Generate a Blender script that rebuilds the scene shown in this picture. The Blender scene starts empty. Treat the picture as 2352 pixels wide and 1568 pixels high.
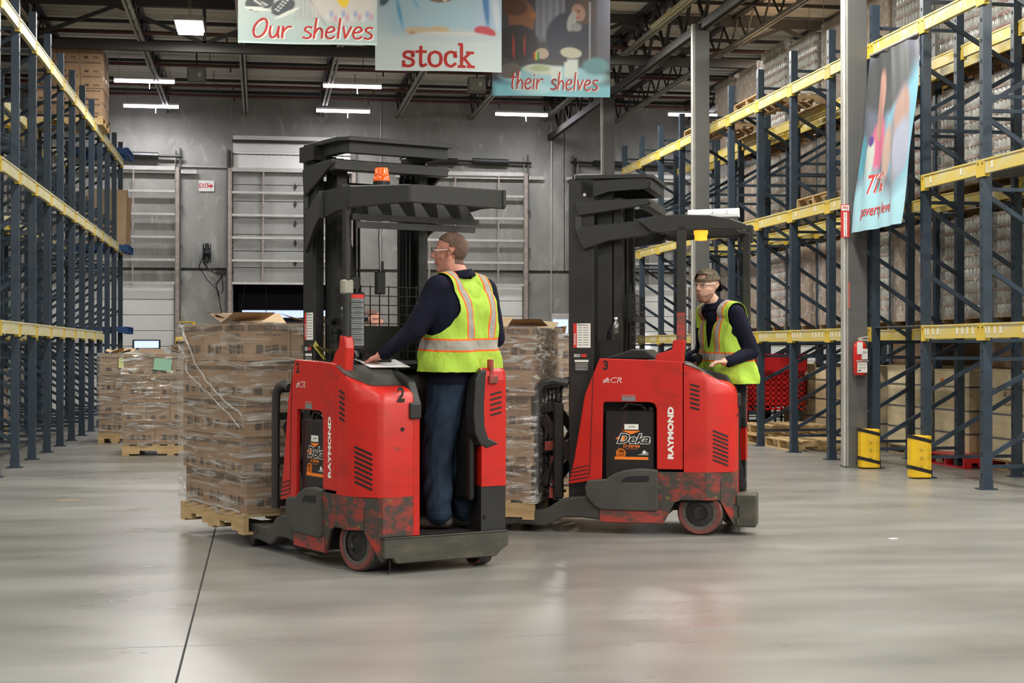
import bpy, bmesh, math, random
import numpy as np
from mathutils import Vector, Matrix, Euler, noise
random.seed(7)
SC = bpy.context.scene
COL = SC.collection
PI = math.pi
TH = math.atan(0.16)            # the aisle runs along +Y; the camera looks a little to the right of it
CT, ST = math.cos(TH), math.sin(TH)
EYE = 1.35
def at(X, Z):
    """camera-aligned ground coordinates (X to the side, Z ahead, metres) -> world x, y"""
    return (X * CT + Z * ST, Z * CT - X * ST)
def head_deg(phi):
    """heading measured from the camera's left towards its forward direction -> world z rotation"""
    return math.radians(180 - phi) - TH

# ------------------------------------------------------------------ camera, world, light, exposure
cam_d = bpy.data.cameras.new('camera'); cam = bpy.data.objects.new('camera', cam_d); COL.objects.link(cam)
cam_d.sensor_width = 36.0; cam_d.lens = 3600.0 / 2352 * 36.0
cam_d.clip_start = 0.1; cam_d.clip_end = 200
cam.location = (0, 0, EYE)
cam.rotation_euler = (math.radians(90.30), 0, -TH)
SC.camera = cam
SC.view_settings.view_transform = 'Standard'
SC.view_settings.look = 'None'
SC.view_settings.exposure = 0.0
SC.view_settings.gamma = 1.0
SC.view_settings.use_curve_mapping = False
w = bpy.data.worlds.new('world'); SC.world = w; w.use_nodes = True
w.node_tree.nodes['Background'].inputs[0].default_value = (0.9, 0.95, 1.0, 1)
w.node_tree.nodes['Background'].inputs[1].default_value = 1.2      # overcast daylight outside the open dock door
SC.cycles.max_bounces = 7; SC.cycles.diffuse_bounces = 3; SC.cycles.glossy_bounces = 3
SC.cycles.transparent_max_bounces = 16; SC.cycles.transmission_bounces = 4
SC.cycles.caustics_reflective = False; SC.cycles.caustics_refractive = False
SC.cycles.sample_clamp_indirect = 4.0
SC.cycles.use_denoising = True

BAY_W = 150.0      # power of one high-bay fixture
BAY_X = (-6.6, -1.14, 5.3, 9.4, 14.5)
BAY_Y = (-9.0, -4.0, 1.0, 6.0, 11.0, 16.0, 21.0, 25.7)
BAY_Z = 6.50
for bx in BAY_X:
    for by in BAY_Y:
        ld = bpy.data.lights.new('high_bay_light', 'AREA'); ld.shape = 'RECTANGLE'; ld.size = 0.40; ld.size_y = 0.9
        ld.energy = BAY_W * {5.3: 1.75, 9.4: 2.4}.get(bx, 1.0); ld.color = (1.0, 0.97, 0.885)  # rack-side rows boosted, the unseen one also placed to light the loads
        lo = bpy.data.objects.new('high_bay_light', ld); lo.location = (bx, by, BAY_Z - 0.03); COL.objects.link(lo)
STRIPS = [(266, 396, 183, 31.5), (285, 408, 241, 34.5), (745, 873, 195, 32.0), (728, 848, 252, 34.8), (1138, 1258, 260, 35.2),
          (1538, 1650, 261, 35.6), (1905, 1990, 266, 36.0)]
STRIP_POS = []
for a, b, y, Z in STRIPS:
    X = ((a + b) / 2 - 1176) / 3600 * Z
    x, yy = at(X, Z); STRIP_POS.append((x, yy, EYE + (803 - y) / 3600 * Z))
    ld = bpy.data.lights.new('strip_light', 'AREA'); ld.shape = 'RECTANGLE'; ld.size = 1.15; ld.size_y = 0.10
    ld.energy = 150; ld.color = (0.98, 0.97, 1.0)
    lo = bpy.data.objects.new('strip_light', ld); lo.location = (x, yy, STRIP_POS[-1][2] - 0.05); COL.objects.link(lo)

# ------------------------------------------------------------------ materials
MATS = {}
def principled(name):
    m = bpy.data.materials.new(name); m.use_nodes = True
    return m, m.node_tree, m.node_tree.nodes['Principled BSDF']
def lin(c):
    return tuple(c[:3]) + (1,)
def pmat(name, col, rough=0.5, metal=0.0, var=0.12, scale=6.0, bump=0.0, bscale=40.0, spec=0.5, col2=None, stretch=(1,1,1), detail=3.0):
    if name in MATS: return MATS[name]
    m, nt, b = principled(name); N, L = nt.nodes, nt.links
    tc = N.new('ShaderNodeTexCoord'); mp = N.new('ShaderNodeMapping'); mp.inputs['Scale'].default_value = stretch
    L.new(tc.outputs['Object'], mp.inputs['Vector'])
    nz = N.new('ShaderNodeTexNoise'); nz.inputs['Scale'].default_value = scale; nz.inputs['Detail'].default_value = detail
    L.new(mp.outputs[0], nz.inputs['Vector'])
    cr = N.new('ShaderNodeValToRGB'); cr.color_ramp.elements[0].position = 0.3; cr.color_ramp.elements[1].position = 0.7
    c2 = col2 if col2 else tuple(min(1, c * (1 + var)) for c in col)
    c1 = col if col2 else tuple(c * (1 - var) for c in col)
    cr.color_ramp.elements[0].color = lin(c1); cr.color_ramp.elements[1].color = lin(c2)
    L.new(nz.outputs[0], cr.inputs[0]); L.new(cr.outputs[0], b.inputs['Base Color'])
    b.inputs['Roughness'].default_value = rough; b.inputs['Metallic'].default_value = metal
    b.inputs['Specular IOR Level'].default_value = spec
    if bump:
        n2 = N.new('ShaderNodeTexNoise'); n2.inputs['Scale'].default_value = bscale; n2.inputs['Detail'].default_value = 2
        L.new(mp.outputs[0], n2.inputs['Vector'])
        bp = N.new('ShaderNodeBump'); bp.inputs['Strength'].default_value = bump; bp.inputs['Distance'].default_value = 0.02
        L.new(n2.outputs[0], bp.inputs['Height']); L.new(bp.outputs[0], b.inputs['Normal'])
    MATS[name] = m
    return m
def emat(name, col, strength):
    if name in MATS: return MATS[name]
    m, nt, b = principled(name)
    b.inputs['Base Color'].default_value = lin(col); b.inputs['Emission Color'].default_value = lin(col)
    b.inputs['Emission Strength'].default_value = strength; MATS[name] = m
    return m
def scuffmat(name, base, c2, c3=None, lo=0.52, hi=0.6, scale=5.0, stretch=(1,1,1), rough=0.4, lo3=0.62, hi3=0.7):
    """paint with worn and rubbed patches of other colours"""
    if name in MATS: return MATS[name]
    m, nt, b = principled(name); N, L = nt.nodes, nt.links
    tc = N.new('ShaderNodeTexCoord'); mp = N.new('ShaderNodeMapping'); mp.inputs['Scale'].default_value = stretch
    L.new(tc.outputs['Object'], mp.inputs['Vector'])
    def ramp(sc, l, h, off):
        nz = N.new('ShaderNodeTexNoise'); nz.inputs['Scale'].default_value = sc; nz.inputs['Detail'].default_value = 8; nz.inputs['Roughness'].default_value = 0.65
        m2 = N.new('ShaderNodeMapping'); m2.inputs['Location'].default_value = (off, off * .7, -off); L.new(mp.outputs[0], m2.inputs['Vector'])
        L.new(m2.outputs[0], nz.inputs['Vector'])
        mr = N.new('ShaderNodeMapRange'); mr.inputs[1].default_value = l; mr.inputs[2].default_value = h
        L.new(nz.outputs[0], mr.inputs[0]); return mr.outputs[0]
    mx = N.new('ShaderNodeMix'); mx.data_type = 'RGBA'; mx.inputs[6].default_value = lin(base); mx.inputs[7].default_value = lin(c2)
    L.new(ramp(scale, lo, hi, 1.3), mx.inputs[0]); out = mx.outputs[2]
    if c3:
        m3 = N.new('ShaderNodeMix'); m3.data_type = 'RGBA'; L.new(out, m3.inputs[6]); m3.inputs[7].default_value = lin(c3)
        L.new(ramp(scale * 1.7, lo3, hi3, 7.7), m3.inputs[0]); out = m3.outputs[2]
    L.new(out, b.inputs['Base Color']); b.inputs['Roughness'].default_value = rough
    MATS[name] = m
    return m

def M_(k): return MATS[k]
pmat('red_paint', (0.52, 0.018, 0.012), 0.36, var=0.10, scale=3)
scuffmat('red_scuffed', (0.53, 0.016, 0.011), (0.30, 0.016, 0.012), (0.14, 0.035, 0.028), 0.52, 0.80, 3.6, (1, 1, 2.0), 0.38, 0.63, 0.76)
scuffmat('skirt_worn', (0.045, 0.040, 0.034), (0.34, 0.030, 0.020), (0.26, 0.21, 0.04), 0.46, 0.64, 6.5, (1.3, 1.3, 1.9), 0.55, 0.60, 0.72)
scuffmat('skirt_red', (0.36, 0.045, 0.035), (0.09, 0.055, 0.045), (0.20, 0.16, 0.05), 0.44, 0.62, 8.0, (.8, .8, 2.6), 0.55, 0.70, 0.76)
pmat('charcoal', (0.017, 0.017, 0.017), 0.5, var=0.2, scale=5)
pmat('charcoal_lit', (0.036, 0.036, 0.035), 0.5, var=0.15, scale=4)  # lit copy of the charcoal, with the light put into its colour
scuffmat('bumper_metal', (0.050, 0.048, 0.040), (0.085, 0.078, 0.055), (0.20, 0.16, 0.06), 0.45, 0.65, 4, (1, 1, 3), 0.5, 0.70, 0.8)
scuffmat('guard_metal', (0.021, 0.021, 0.020), (0.060, 0.036, 0.024), (0.26, 0.24, 0.16), 0.60, 0.72, 6, (1, 1, 2), 0.45, 0.74, 0.78)
pmat('black_plastic', (0.012, 0.012, 0.013), 0.35, var=0.2)
pmat('black_matte', (0.008, 0.008, 0.009), 0.8, var=0.2)
pmat('hose_black', (0.010, 0.010, 0.012), 0.3, var=0.1)
pmat('cylinder_metal', (0.35, 0.35, 0.36), 0.25, 0.9)
pmat('rail_grease', (0.020, 0.019, 0.018), 0.35, var=0.4, scale=10)
pmat('plastic_grey', (0.055, 0.053, 0.048), 0.55, var=0.2, scale=5, bump=0.05)
pmat('tyre_red', (0.17, 0.050, 0.042), 0.6, var=0.25, scale=14)
pmat('tyre_tread', (0.085, 0.078, 0.070), 0.7, var=0.25, scale=20, bump=.2)
pmat('white_decal', (0.80, 0.79, 0.76), 0.5, var=0.04)
pmat('black_decal', (0.012, 0.012, 0.012), 0.5, var=0.1)
pmat('red_decal', (0.62, 0.03, 0.025), 0.5, var=0.05)
pmat('orange_decal', (0.90, 0.22, 0.02), 0.5, var=0.05)
pmat('grey_decal', (0.20, 0.21, 0.22), 0.5, var=0.08)
pmat('paper_white', (0.85, 0.86, 0.88), 0.7, var=0.03)
pmat('paper_yellow', (0.80, 0.74, 0.18), 0.7, var=0.05)
pmat('paper_cream', (0.72, 0.74, 0.48), 0.7, var=0.05)
pmat('paper_lime', (0.68, 0.74, 0.33), 0.7, var=0.05)
pmat('paper_green', (0.30, 0.55, 0.40), 0.7, var=0.05)
pmat('rack_blue', (0.024, 0.040, 0.062), 0.38, var=0.15, scale=3, spec=.5)
scuffmat('beam_yellow', (0.66, 0.50, 0.10), (0.60, 0.54, 0.30), (0.36, 0.27, 0.06), 0.45, 0.62, 3.0, (1, 1, 3), 0.40, 0.70, 0.80)
scuffmat('beam_pale', (0.58, 0.50, 0.20), (0.62, 0.60, 0.44), (0.40, 0.32, 0.08), 0.40, 0.58, 3.0, (1, 1, 3), 0.40, 0.70, 0.80)
pmat('beam_end', (0.62, 0.44, 0.05), 0.45, var=0.12)
pmat('sticker', (0.72, 0.70, 0.62), 0.6, var=0.05)
pmat('steel_column', (0.105, 0.105, 0.105), 0.5, var=0.08, scale=2, bump=.05)
pmat('steel_dark', (0.036, 0.034, 0.030), 0.6, var=0.2, scale=1.5)
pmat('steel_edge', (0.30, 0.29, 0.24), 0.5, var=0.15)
pmat('pipe_red', (0.10, 0.035, 0.025), 0.55, var=0.2)
pmat('deck', (0.66, 0.63, 0.53), 0.75, var=0.10, scale=0.9, bump=.1)
pmat('door_white', (0.84, 0.84, 0.80), 0.45, var=0.05, scale=1.0)
pmat('door_grey', (0.36, 0.36, 0.34), 0.5, var=0.15, scale=1.5)
pmat('aluminium', (0.62, 0.60, 0.57), 0.42, 0.5, var=0.08)
pmat('track_rust', (0.40, 0.34, 0.30), 0.55, 0.2, var=0.2, scale=8)
pmat('cardboard', (0.335, 0.215, 0.130), 0.75, var=0.09, scale=3, bump=.06, bscale=14)
pmat('cardboard_b', (0.37, 0.245, 0.150), 0.75, var=0.10, scale=3, bump=.06, bscale=14)
pmat('cardboard_dark', (0.20, 0.125, 0.075), 0.8, var=0.12, scale=3)
pmat('cardboard_in', (0.50, 0.36, 0.22), 0.8, var=0.1, scale=3)
pmat('print_ink', (0.085, 0.060, 0.045), 0.7, var=0.1)
pmat('tape_tan', (0.26, 0.17, 0.10), 0.3, var=0.08)
pmat('pallet_wood', (0.52, 0.36, 0.18), 0.8, var=0.2, scale=4, stretch=(1, 6, 6), bump=.15)
pmat('pallet_wood_b', (0.38, 0.26, 0.14), 0.8, var=0.25, scale=4, stretch=(1, 6, 6), bump=.15)
pmat('pallet_blue', (0.02, 0.07, 0.22), 0.7, var=0.15)
pmat('plywood', (0.74, 0.62, 0.40), 0.7, var=0.12, scale=1.5, stretch=(1, 1, 7))
pmat('steel_strap', (0.25, 0.26, 0.30), 0.4, 0.6)
pmat('red_plastic', (0.50, 0.012, 0.018), 0.35, var=0.15, scale=3)
pmat('yellow_plastic', (0.80, 0.50, 0.015), 0.4, var=0.08, scale=4, bump=.04)
pmat('strap_black', (0.010, 0.010, 0.010), 0.8)
pmat('extinguisher_red', (0.55, 0.02, 0.015), 0.25)
pmat('orange_lens', (0.95, 0.13, 0.008), 0.2, var=0.1)
emat('amber_lit', (1.0, 0.30, 0.02), 2.0)
emat('tube_lit', (0.93, 0.86, 1.0), 12.0)
emat('bay_lit', (1.0, 0.98, 1.0), 14.0)
emat('window_lit', (0.45, 0.55, 1.0), 1.3)
pmat('can_metal', (0.72, 0.72, 0.70), 0.3, 0.35, var=0.2, scale=9)
pmat('can_label', (0.45, 0.48, 0.42), 0.4, var=0.4, scale=12, col2=(0.78, 0.77, 0.74))
pmat('tray_board', (0.40, 0.25, 0.17), 0.7, var=0.15)
pmat('tray_red', (0.42, 0.12, 0.10), 0.6, var=0.25)
pmat('skin', (0.60, 0.275, 0.205), 0.5, var=0.10, scale=14, spec=.35)
pmat('skin_pale', (0.60, 0.36, 0.27), 0.5, var=0.10, scale=14, spec=.35)
pmat('lip', (0.44, 0.15, 0.12), 0.45)
pmat('hair_short', (0.135, 0.078, 0.058), 0.85, var=0.3, scale=60, bump=.3, bscale=220)
pmat('stubble', (0.30, 0.16, 0.11), 0.8, var=0.3, scale=60)
pmat('eye_white', (0.75, 0.73, 0.70), 0.3)
pmat('iris_dark', (0.03, 0.025, 0.02), 0.2)
pmat('navy_cloth', (0.006, 0.007, 0.019), 0.9, var=0.25, scale=5, bump=.3, bscale=16, spec=.2)
pmat('denim', (0.018, 0.030, 0.052), 0.9, var=0.5, scale=5, bump=.5, bscale=11, spec=.15, stretch=(1, 1, .6))
pmat('black_cloth', (0.012, 0.011, 0.012), 0.9, var=0.2, spec=.2)
pmat('shoe_brown', (0.050, 0.038, 0.030), 0.6, var=0.3, scale=10)
pmat('shoe_sole', (0.12, 0.10, 0.085), 0.7)
pmat('camo', (0.050, 0.042, 0.028), 0.9, var=0.5, scale=45, col2=(0.19, 0.15, 0.105))

def film_mat(name, dens=0.10, streak=0.55, tint=(0.75, 0.74, 0.72), scale=3.0, stretch=(1, 1, 9), lo=0.50, hi=0.72):
    """clear stretch film: mostly see-through, a thin milky haze and glossy crumpled streaks"""
    m = bpy.data.materials.new(name); m.use_nodes = True; nt = m.node_tree; N, L = nt.nodes, nt.links
    N.remove(N['Principled BSDF']); out = N['Material Output']
    tc = N.new('ShaderNodeTexCoord'); mp = N.new('ShaderNodeMapping'); mp.inputs['Scale'].default_value = stretch
    L.new(tc.outputs['Object'], mp.inputs['Vector'])
    nz = N.new('ShaderNodeTexNoise'); nz.inputs['Scale'].default_value = scale; nz.inputs['Detail'].default_value = 6; nz.inputs['Distortion'].default_value = 1.2
    L.new(mp.outputs[0], nz.inputs['Vector'])
    mr = N.new('ShaderNodeMapRange'); mr.inputs[1].default_value = lo; mr.inputs[2].default_value = hi; mr.inputs[3].default_value = dens; mr.inputs[4].default_value = streak
    L.new(nz.outputs[0], mr.inputs[0])
    bp = N.new('ShaderNodeBump'); bp.inputs['Strength'].default_value = 1.0; bp.inputs['Distance'].default_value = 0.10
    n2 = N.new('ShaderNodeTexNoise'); n2.inputs['Scale'].default_value = scale * 3.2; n2.inputs['Detail'].default_value = 3
    L.new(mp.outputs[0], n2.inputs['Vector']); L.new(n2.outputs[0], bp.inputs['Height'])
    tr = N.new('ShaderNodeBsdfTransparent'); gl = N.new('ShaderNodeBsdfGlossy'); gl.inputs['Roughness'].default_value = 0.20; gl.inputs['Color'].default_value = (1, 1, 1, 1)
    df = N.new('ShaderNodeBsdfDiffuse'); df.inputs['Color'].default_value = lin(tint)
    L.new(bp.outputs[0], gl.inputs['Normal'])
    m1 = N.new('ShaderNodeMixShader'); m1.inputs[0].default_value = 0.38; L.new(gl.outputs[0], m1.inputs[1]); L.new(df.outputs[0], m1.inputs[2])  # whitish diffuse share paints highlights into the crumpled streaks
    m2 = N.new('ShaderNodeMixShader'); L.new(mr.outputs[0], m2.inputs[0]); L.new(tr.outputs[0], m2.inputs[1]); L.new(m1.outputs[0], m2.inputs[2])
    L.new(m2.outputs[0], out.inputs['Surface']); MATS[name] = m
    return m
film_mat('stretch_film', 0.09, 0.85, scale=2.2, stretch=(1, 1, 11), lo=.50, hi=.70)
film_mat('stretch_film_dense', 0.12, 0.92, scale=3.0, stretch=(1.2, 1.2, 8), lo=.50, hi=.68)
film_mat('film_rack', 0.30, 0.98, (0.86, 0.84, 0.80), 6.0, (1.5, 1.5, 2.4), .55, .68)
film_mat('film_rope', 0.45, 0.95, scale=9, stretch=(1, 1, 3))
def clear_mat(name, fac=0.18):
    m = bpy.data.materials.new(name); m.use_nodes = True; nt = m.node_tree; N, L = nt.nodes, nt.links
    N.remove(N['Principled BSDF']); tr = N.new('ShaderNodeBsdfTransparent'); gl = N.new('ShaderNodeBsdfGlossy'); gl.inputs['Roughness'].default_value = .05
    mx = N.new('ShaderNodeMixShader'); mx.inputs[0].default_value = fac; L.new(tr.outputs[0], mx.inputs[1]); L.new(gl.outputs[0], mx.inputs[2])
    L.new(mx.outputs[0], N['Material Output'].inputs['Surface']); MATS[name] = m
clear_mat('clear_lens')

def floor_mat():
    m, nt, b = principled('floor_concrete'); N, L = nt.nodes, nt.links
    tc = N.new('ShaderNodeTexCoord')
    def nz(scale, detail, st=(1, 1, 1), dist=0.0, rot=0.0):
        mp = N.new('ShaderNodeMapping'); mp.inputs['Scale'].default_value = st; mp.inputs['Rotation'].default_value = (0, 0, rot)
        L.new(tc.outputs['Object'], mp.inputs['Vector'])
        n = N.new('ShaderNodeTexNoise'); n.inputs['Scale'].default_value = scale; n.inputs['Detail'].default_value = detail; n.inputs['Distortion'].default_value = dist
        L.new(mp.outputs[0], n.inputs['Vector']); return n.outputs[0]
    def mr(o, a, b_, c, d):
        r = N.new('ShaderNodeMapRange'); r.inputs[1].default_value = a; r.inputs[2].default_value = b_; r.inputs[3].default_value = c; r.inputs[4].default_value = d
        L.new(o, r.inputs[0]); return r.outputs[0]
    cr = N.new('ShaderNodeValToRGB'); cr.color_ramp.elements[0].position = .28; cr.color_ramp.elements[1].position = .72
    cr.color_ramp.elements[0].color = (0.165, 0.162, 0.153, 1); cr.color_ramp.elements[1].color = (0.258, 0.253, 0.240, 1)
    L.new(nz(0.55, 6, (.7, 1.8, 1)), cr.inputs[0])
    cur = cr.outputs[0]
    # tyre marks: long thin darker sweeps
    for (sc, st, rot, a, b_, k) in ((0.8, (1, 7, 1), .5, .60, .70, .30), (0.7, (1, 9, 1), -.35, .61, .72, .26), (2.2, (1, 3, 1), .1, .60, .75, .18), (0.5, (8, 1, 1), .2, .62, .72, .2)):
        mx = N.new('ShaderNodeMix'); mx.data_type = 'RGBA'; mx.inputs[7].default_value = (0.20, 0.19, 0.175, 1)
        L.new(cur, mx.inputs[6]); L.new(mr(nz(sc, 5, st, .3, rot), a - .08, b_ + .08, 0, k), mx.inputs[0]); cur = mx.outputs[2]
    # curved tyre trail (rings around a far turning point)
    mp = N.new('ShaderNodeMapping'); mp.inputs['Location'].default_value = (-1.0, -15.0, 0); L.new(tc.outputs['Object'], mp.inputs['Vector'])
    ln = N.new('ShaderNodeVectorMath'); ln.operation = 'LENGTH'; L.new(mp.outputs[0], ln.inputs[0])
    for rad, wd, k in ((4.6, .05, .25), (4.9, .04, .2), (6.0, .07, .14)):
        sub = N.new('ShaderNodeMath'); sub.operation = 'SUBTRACT'; sub.inputs[1].default_value = rad; L.new(ln.outputs['Value'], sub.inputs[0])
        ab = N.new('ShaderNodeMath'); ab.operation = 'ABSOLUTE'; L.new(sub.outputs[0], ab.inputs[0])
        mx = N.new('ShaderNodeMix'); mx.data_type = 'RGBA'; mx.inputs[7].default_value = (0.17, 0.16, 0.15, 1)
        ml = N.new('ShaderNodeMath'); ml.operation = 'MULTIPLY'; L.new(mr(ab.outputs[0], 0, wd, k, 0), ml.inputs[0]); L.new(mr(nz(1.5, 4), .4, .6, 0, 1), ml.inputs[1])
        L.new(cur, mx.inputs[6]); L.new(ml.outputs[0], mx.inputs[0]); cur = mx.outputs[2]
    L.new(cur, b.inputs['Base Color'])
    L.new(mr(nz(1.1, 5, (.7, 1.8, 1), .2), .30, .70, .25, .37), b.inputs['Roughness'])
    b.inputs['Specular IOR Level'].default_value = 0.55
    bp = N.new('ShaderNodeBump'); bp.inputs['Strength'].default_value = .03; bp.inputs['Distance'].default_value = .02
    L.new(nz(9, 4), bp.inputs['Height']); L.new(bp.outputs[0], b.inputs['Normal'])
    MATS['floor_concrete'] = m
floor_mat()
def wall_mat():
    m, nt, b = principled('wall_concrete'); N, L = nt.nodes, nt.links
    tc = N.new('ShaderNodeTexCoord')
    def nz(scale, detail, st=(1, 1, 1), dist=0.0):
        mp = N.new('ShaderNodeMapping'); mp.inputs['Scale'].default_value = st; L.new(tc.outputs['Object'], mp.inputs['Vector'])
        n = N.new('ShaderNodeTexNoise'); n.inputs['Scale'].default_value = scale; n.inputs['Detail'].default_value = detail; n.inputs['Distortion'].default_value = dist
        L.new(mp.outputs[0], n.inputs['Vector']); return n.outputs[0]
    cr = N.new('ShaderNodeValToRGB'); cr.color_ramp.elements[0].position = .32; cr.color_ramp.elements[1].position = .70
    cr.color_ramp.elements[0].color = (0.25, 0.249, 0.226, 1); cr.color_ramp.elements[1].color = (0.42, 0.417, 0.380, 1)
    L.new(nz(0.9, 9, (1, 1, .55), 1.0), cr.inputs[0])
    mx = N.new('ShaderNodeMix'); mx.data_type = 'RGBA'; mx.inputs[7].default_value = (0.62, 0.62, 0.59, 1)
    r = N.new('ShaderNodeMapRange'); r.inputs[1].default_value = .58; r.inputs[2].default_value = .72; r.inputs[4].default_value = .5
    L.new(nz(2.6, 7, (1.3, 1, .5), 1.5), r.inputs[0]); L.new(r.outputs[0], mx.inputs[0]); L.new(cr.outputs[0], mx.inputs[6])
    L.new(mx.outputs[2], b.inputs['Base Color']); b.inputs['Roughness'].default_value = .8
    bp = N.new('ShaderNodeBump'); bp.inputs['Strength'].default_value = .15; bp.inputs['Distance'].default_value = .03
    L.new(nz(6, 5), bp.inputs['Height']); L.new(bp.outputs[0], b.inputs['Normal'])
    MATS['wall_concrete'] = m
wall_mat()

# ------------------------------------------------------------------ mesh helpers
def rotz(a): return Matrix.Rotation(a, 4, 'Z')
TEXTS = {}
def text_tris(body, bold=0.0, shear=0.0):
    """triangulated outline of a word at letter size 1, as (verts2d, faces)"""
    k = (body, bold, shear)
    if k not in TEXTS:
        cu = bpy.data.curves.new('lettering', 'FONT'); cu.body = body; cu.size = 1.0; cu.offset = bold; cu.shear = shear
        cu.align_x = 'CENTER'; cu.align_y = 'CENTER'; cu.resolution_u = 2
        ob = bpy.data.objects.new('lettering', cu); COL.objects.link(ob)
        dg = bpy.context.evaluated_depsgraph_get(); me = ob.evaluated_get(dg).to_mesh()
        TEXTS[k] = ([(v.co.x, v.co.y) for v in me.vertices], [tuple(p.vertices) for p in me.polygons])
        ob.evaluated_get(dg).to_mesh_clear(); bpy.data.objects.remove(ob); bpy.data.curves.remove(cu)
    return TEXTS[k]
class MB:
    def __init__(s): s.v = []; s.f = []; s.m = []
    def add(s, vs, fs, mi=0):
        o = len(s.v); s.v += [tuple(v) for v in vs]
        for f in fs: s.f.append(tuple(i + o for i in f)); s.m.append(mi)
        return s
    def box(s, x0, x1, y0, y1, z0, z1, mi=0, M=None):
        vs = [Vector((x, y, z)) for z in (z0, z1) for (x, y) in ((x0, y0), (x1, y0), (x1, y1), (x0, y1))]
        if M: vs = [M @ v for v in vs]
        return s.add(vs, [(3, 2, 1, 0), (4, 5, 6, 7), (0, 1, 5, 4), (1, 2, 6, 5), (2, 3, 7, 6), (3, 0, 4, 7)], mi)
    def bar(s, p, q, w, h=None, mi=0, up=(0, 0, 1)):
        p, q = Vector(p), Vector(q); h = h or w; d = (q - p).normalized(); u = Vector(up)
        if abs(d.dot(u)) > .98: u = Vector((1, 0, 0)) if abs(d.x) < .9 else Vector((0, 1, 0))
        a = d.cross(u).normalized() * w / 2; b = a.cross(d).normalized() * h / 2
        vs = [e + i * a + j * b for e in (p, q) for (i, j) in ((-1, -1), (1, -1), (1, 1), (-1, 1))]
        return s.add(vs, [(0, 1, 2, 3), (7, 6, 5, 4), (0, 4, 5, 1), (1, 5, 6, 2), (2, 6, 7, 3), (3, 7, 4, 0)], mi)
    def tube(s, pts, r, n=8, mi=0, cap=True):
        pts = [Vector(p) for p in pts]; R = r if isinstance(r, (list, tuple)) else [r] * len(pts)
        vs, fs = [], []; a = None
        for i, p in enumerate(pts):
            d = (pts[min(i + 1, len(pts) - 1)] - pts[max(i - 1, 0)]).normalized()
            if a is None:
                u = Vector((0, 0, 1)) if abs(d.z) < .9 else Vector((1, 0, 0)); a = d.cross(u).normalized()
            else: a = (a - d * a.dot(d)).normalized()
            b = d.cross(a)
            for k in range(n):
                t = 2 * PI * k / n; vs.append(p + (a * math.cos(t) + b * math.sin(t)) * R[i])
        for i in range(len(pts) - 1):
            for k in range(n):
                k2 = (k + 1) % n; fs.append((i * n + k, i * n + k2, (i + 1) * n + k2, (i + 1) * n + k))
        if cap: fs.append(tuple(range(n - 1, -1, -1))); fs.append(tuple((len(pts) - 1) * n + k for k in range(n)))
        return s.add(vs, fs, mi)
    def prism(s, poly, t0, t1, plane='xz', mi=0):
        """poly extruded along the axis missing from plane"""
        def P(a, b, t): return {'xz': (a, t, b), 'yz': (t, a, b), 'xy': (a, b, t)}[plane]
        n = len(poly); vs = [P(a, b, t) for t in (t0, t1) for (a, b) in poly]
        fs = [tuple(range(n)), tuple(range(2 * n - 1, n - 1, -1))] + [(i, i + n, (i + 1) % n + n, (i + 1) % n) for i in range(n)]
        return s.add(vs, fs, mi)
    def plate(s, p, q, poly, th, mi=0):
        """poly given as (share of the way from p to q, z); thickness th to the left of p->q"""
        p, q = Vector((p[0], p[1], 0)), Vector((q[0], q[1], 0)); d = q - p; nrm = Vector((-d.y, d.x, 0)).normalized() * th
        n = len(poly); vs = [p + d * a + Vector((0, 0, z)) + o for o in (Vector(), nrm) for (a, z) in poly]
        fs = [tuple(range(n)), tuple(range(2 * n - 1, n - 1, -1))] + [(i, i + n, (i + 1) % n + n, (i + 1) % n) for i in range(n)]
        return s.add(vs, fs, mi)
    def loft(s, rings, mi=0, cap=True):
        n = len(rings[0]); vs = [v for r in rings for v in r]; fs = []
        for i in range(len(rings) - 1):
            for k in range(n): fs.append((i * n + k, i * n + (k + 1) % n, (i + 1) * n + (k + 1) % n, (i + 1) * n + k))
        if cap: fs.append(tuple(range(n - 1, -1, -1))); fs.append(tuple((len(rings) - 1) * n + k for k in range(n)))
        return s.add(vs, fs, mi)
    def lathe(s, prof, c=(0, 0, 0), n=16, axis='z', mi=0, cap=True):
        rings = []
        for r, h in prof:
            ring = []
            for k in range(n):
                t = 2 * PI * k / n; a, b = r * math.cos(t), r * math.sin(t)
                v = {'z': (a, b, h), 'y': (b, h, a), 'x': (h, a, b)}[axis]
                ring.append((v[0] + c[0], v[1] + c[1], v[2] + c[2]))
            rings.append(ring)
        return s.loft(rings, mi, cap)
    def quad(s, a, b, c, d, mi=0): return s.add([a, b, c, d], [(0, 1, 2, 3)], mi)
    def text(s, body, size, M, mi=0, bold=0.0, shear=0.0, wide=1.0):
        vs, fs = text_tris(body, bold, shear)
        return s.add([M @ Vector((x * size * wide, y * size, 0)) for x, y in vs], fs, mi)
    def xform(s, M): s.v = [tuple(M @ Vector(v)) for v in s.v]; return s
    def mesh(s, name, mats, smooth=False):
        me = bpy.data.meshes.new(name); me.from_pydata(s.v, [], s.f)
        for m in (mats if isinstance(mats, (list, tuple)) else [mats]): me.materials.append(M_(m))
        me.polygons.foreach_set('material_index', s.m)
        bm = bmesh.new(); bm.from_mesh(me); bmesh.ops.recalc_face_normals(bm, faces=bm.faces); bm.to_mesh(me); bm.free()
        if smooth:
            me.polygons.foreach_set('use_smooth', [True] * len(me.polygons))
        me.update()
        return me
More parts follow.
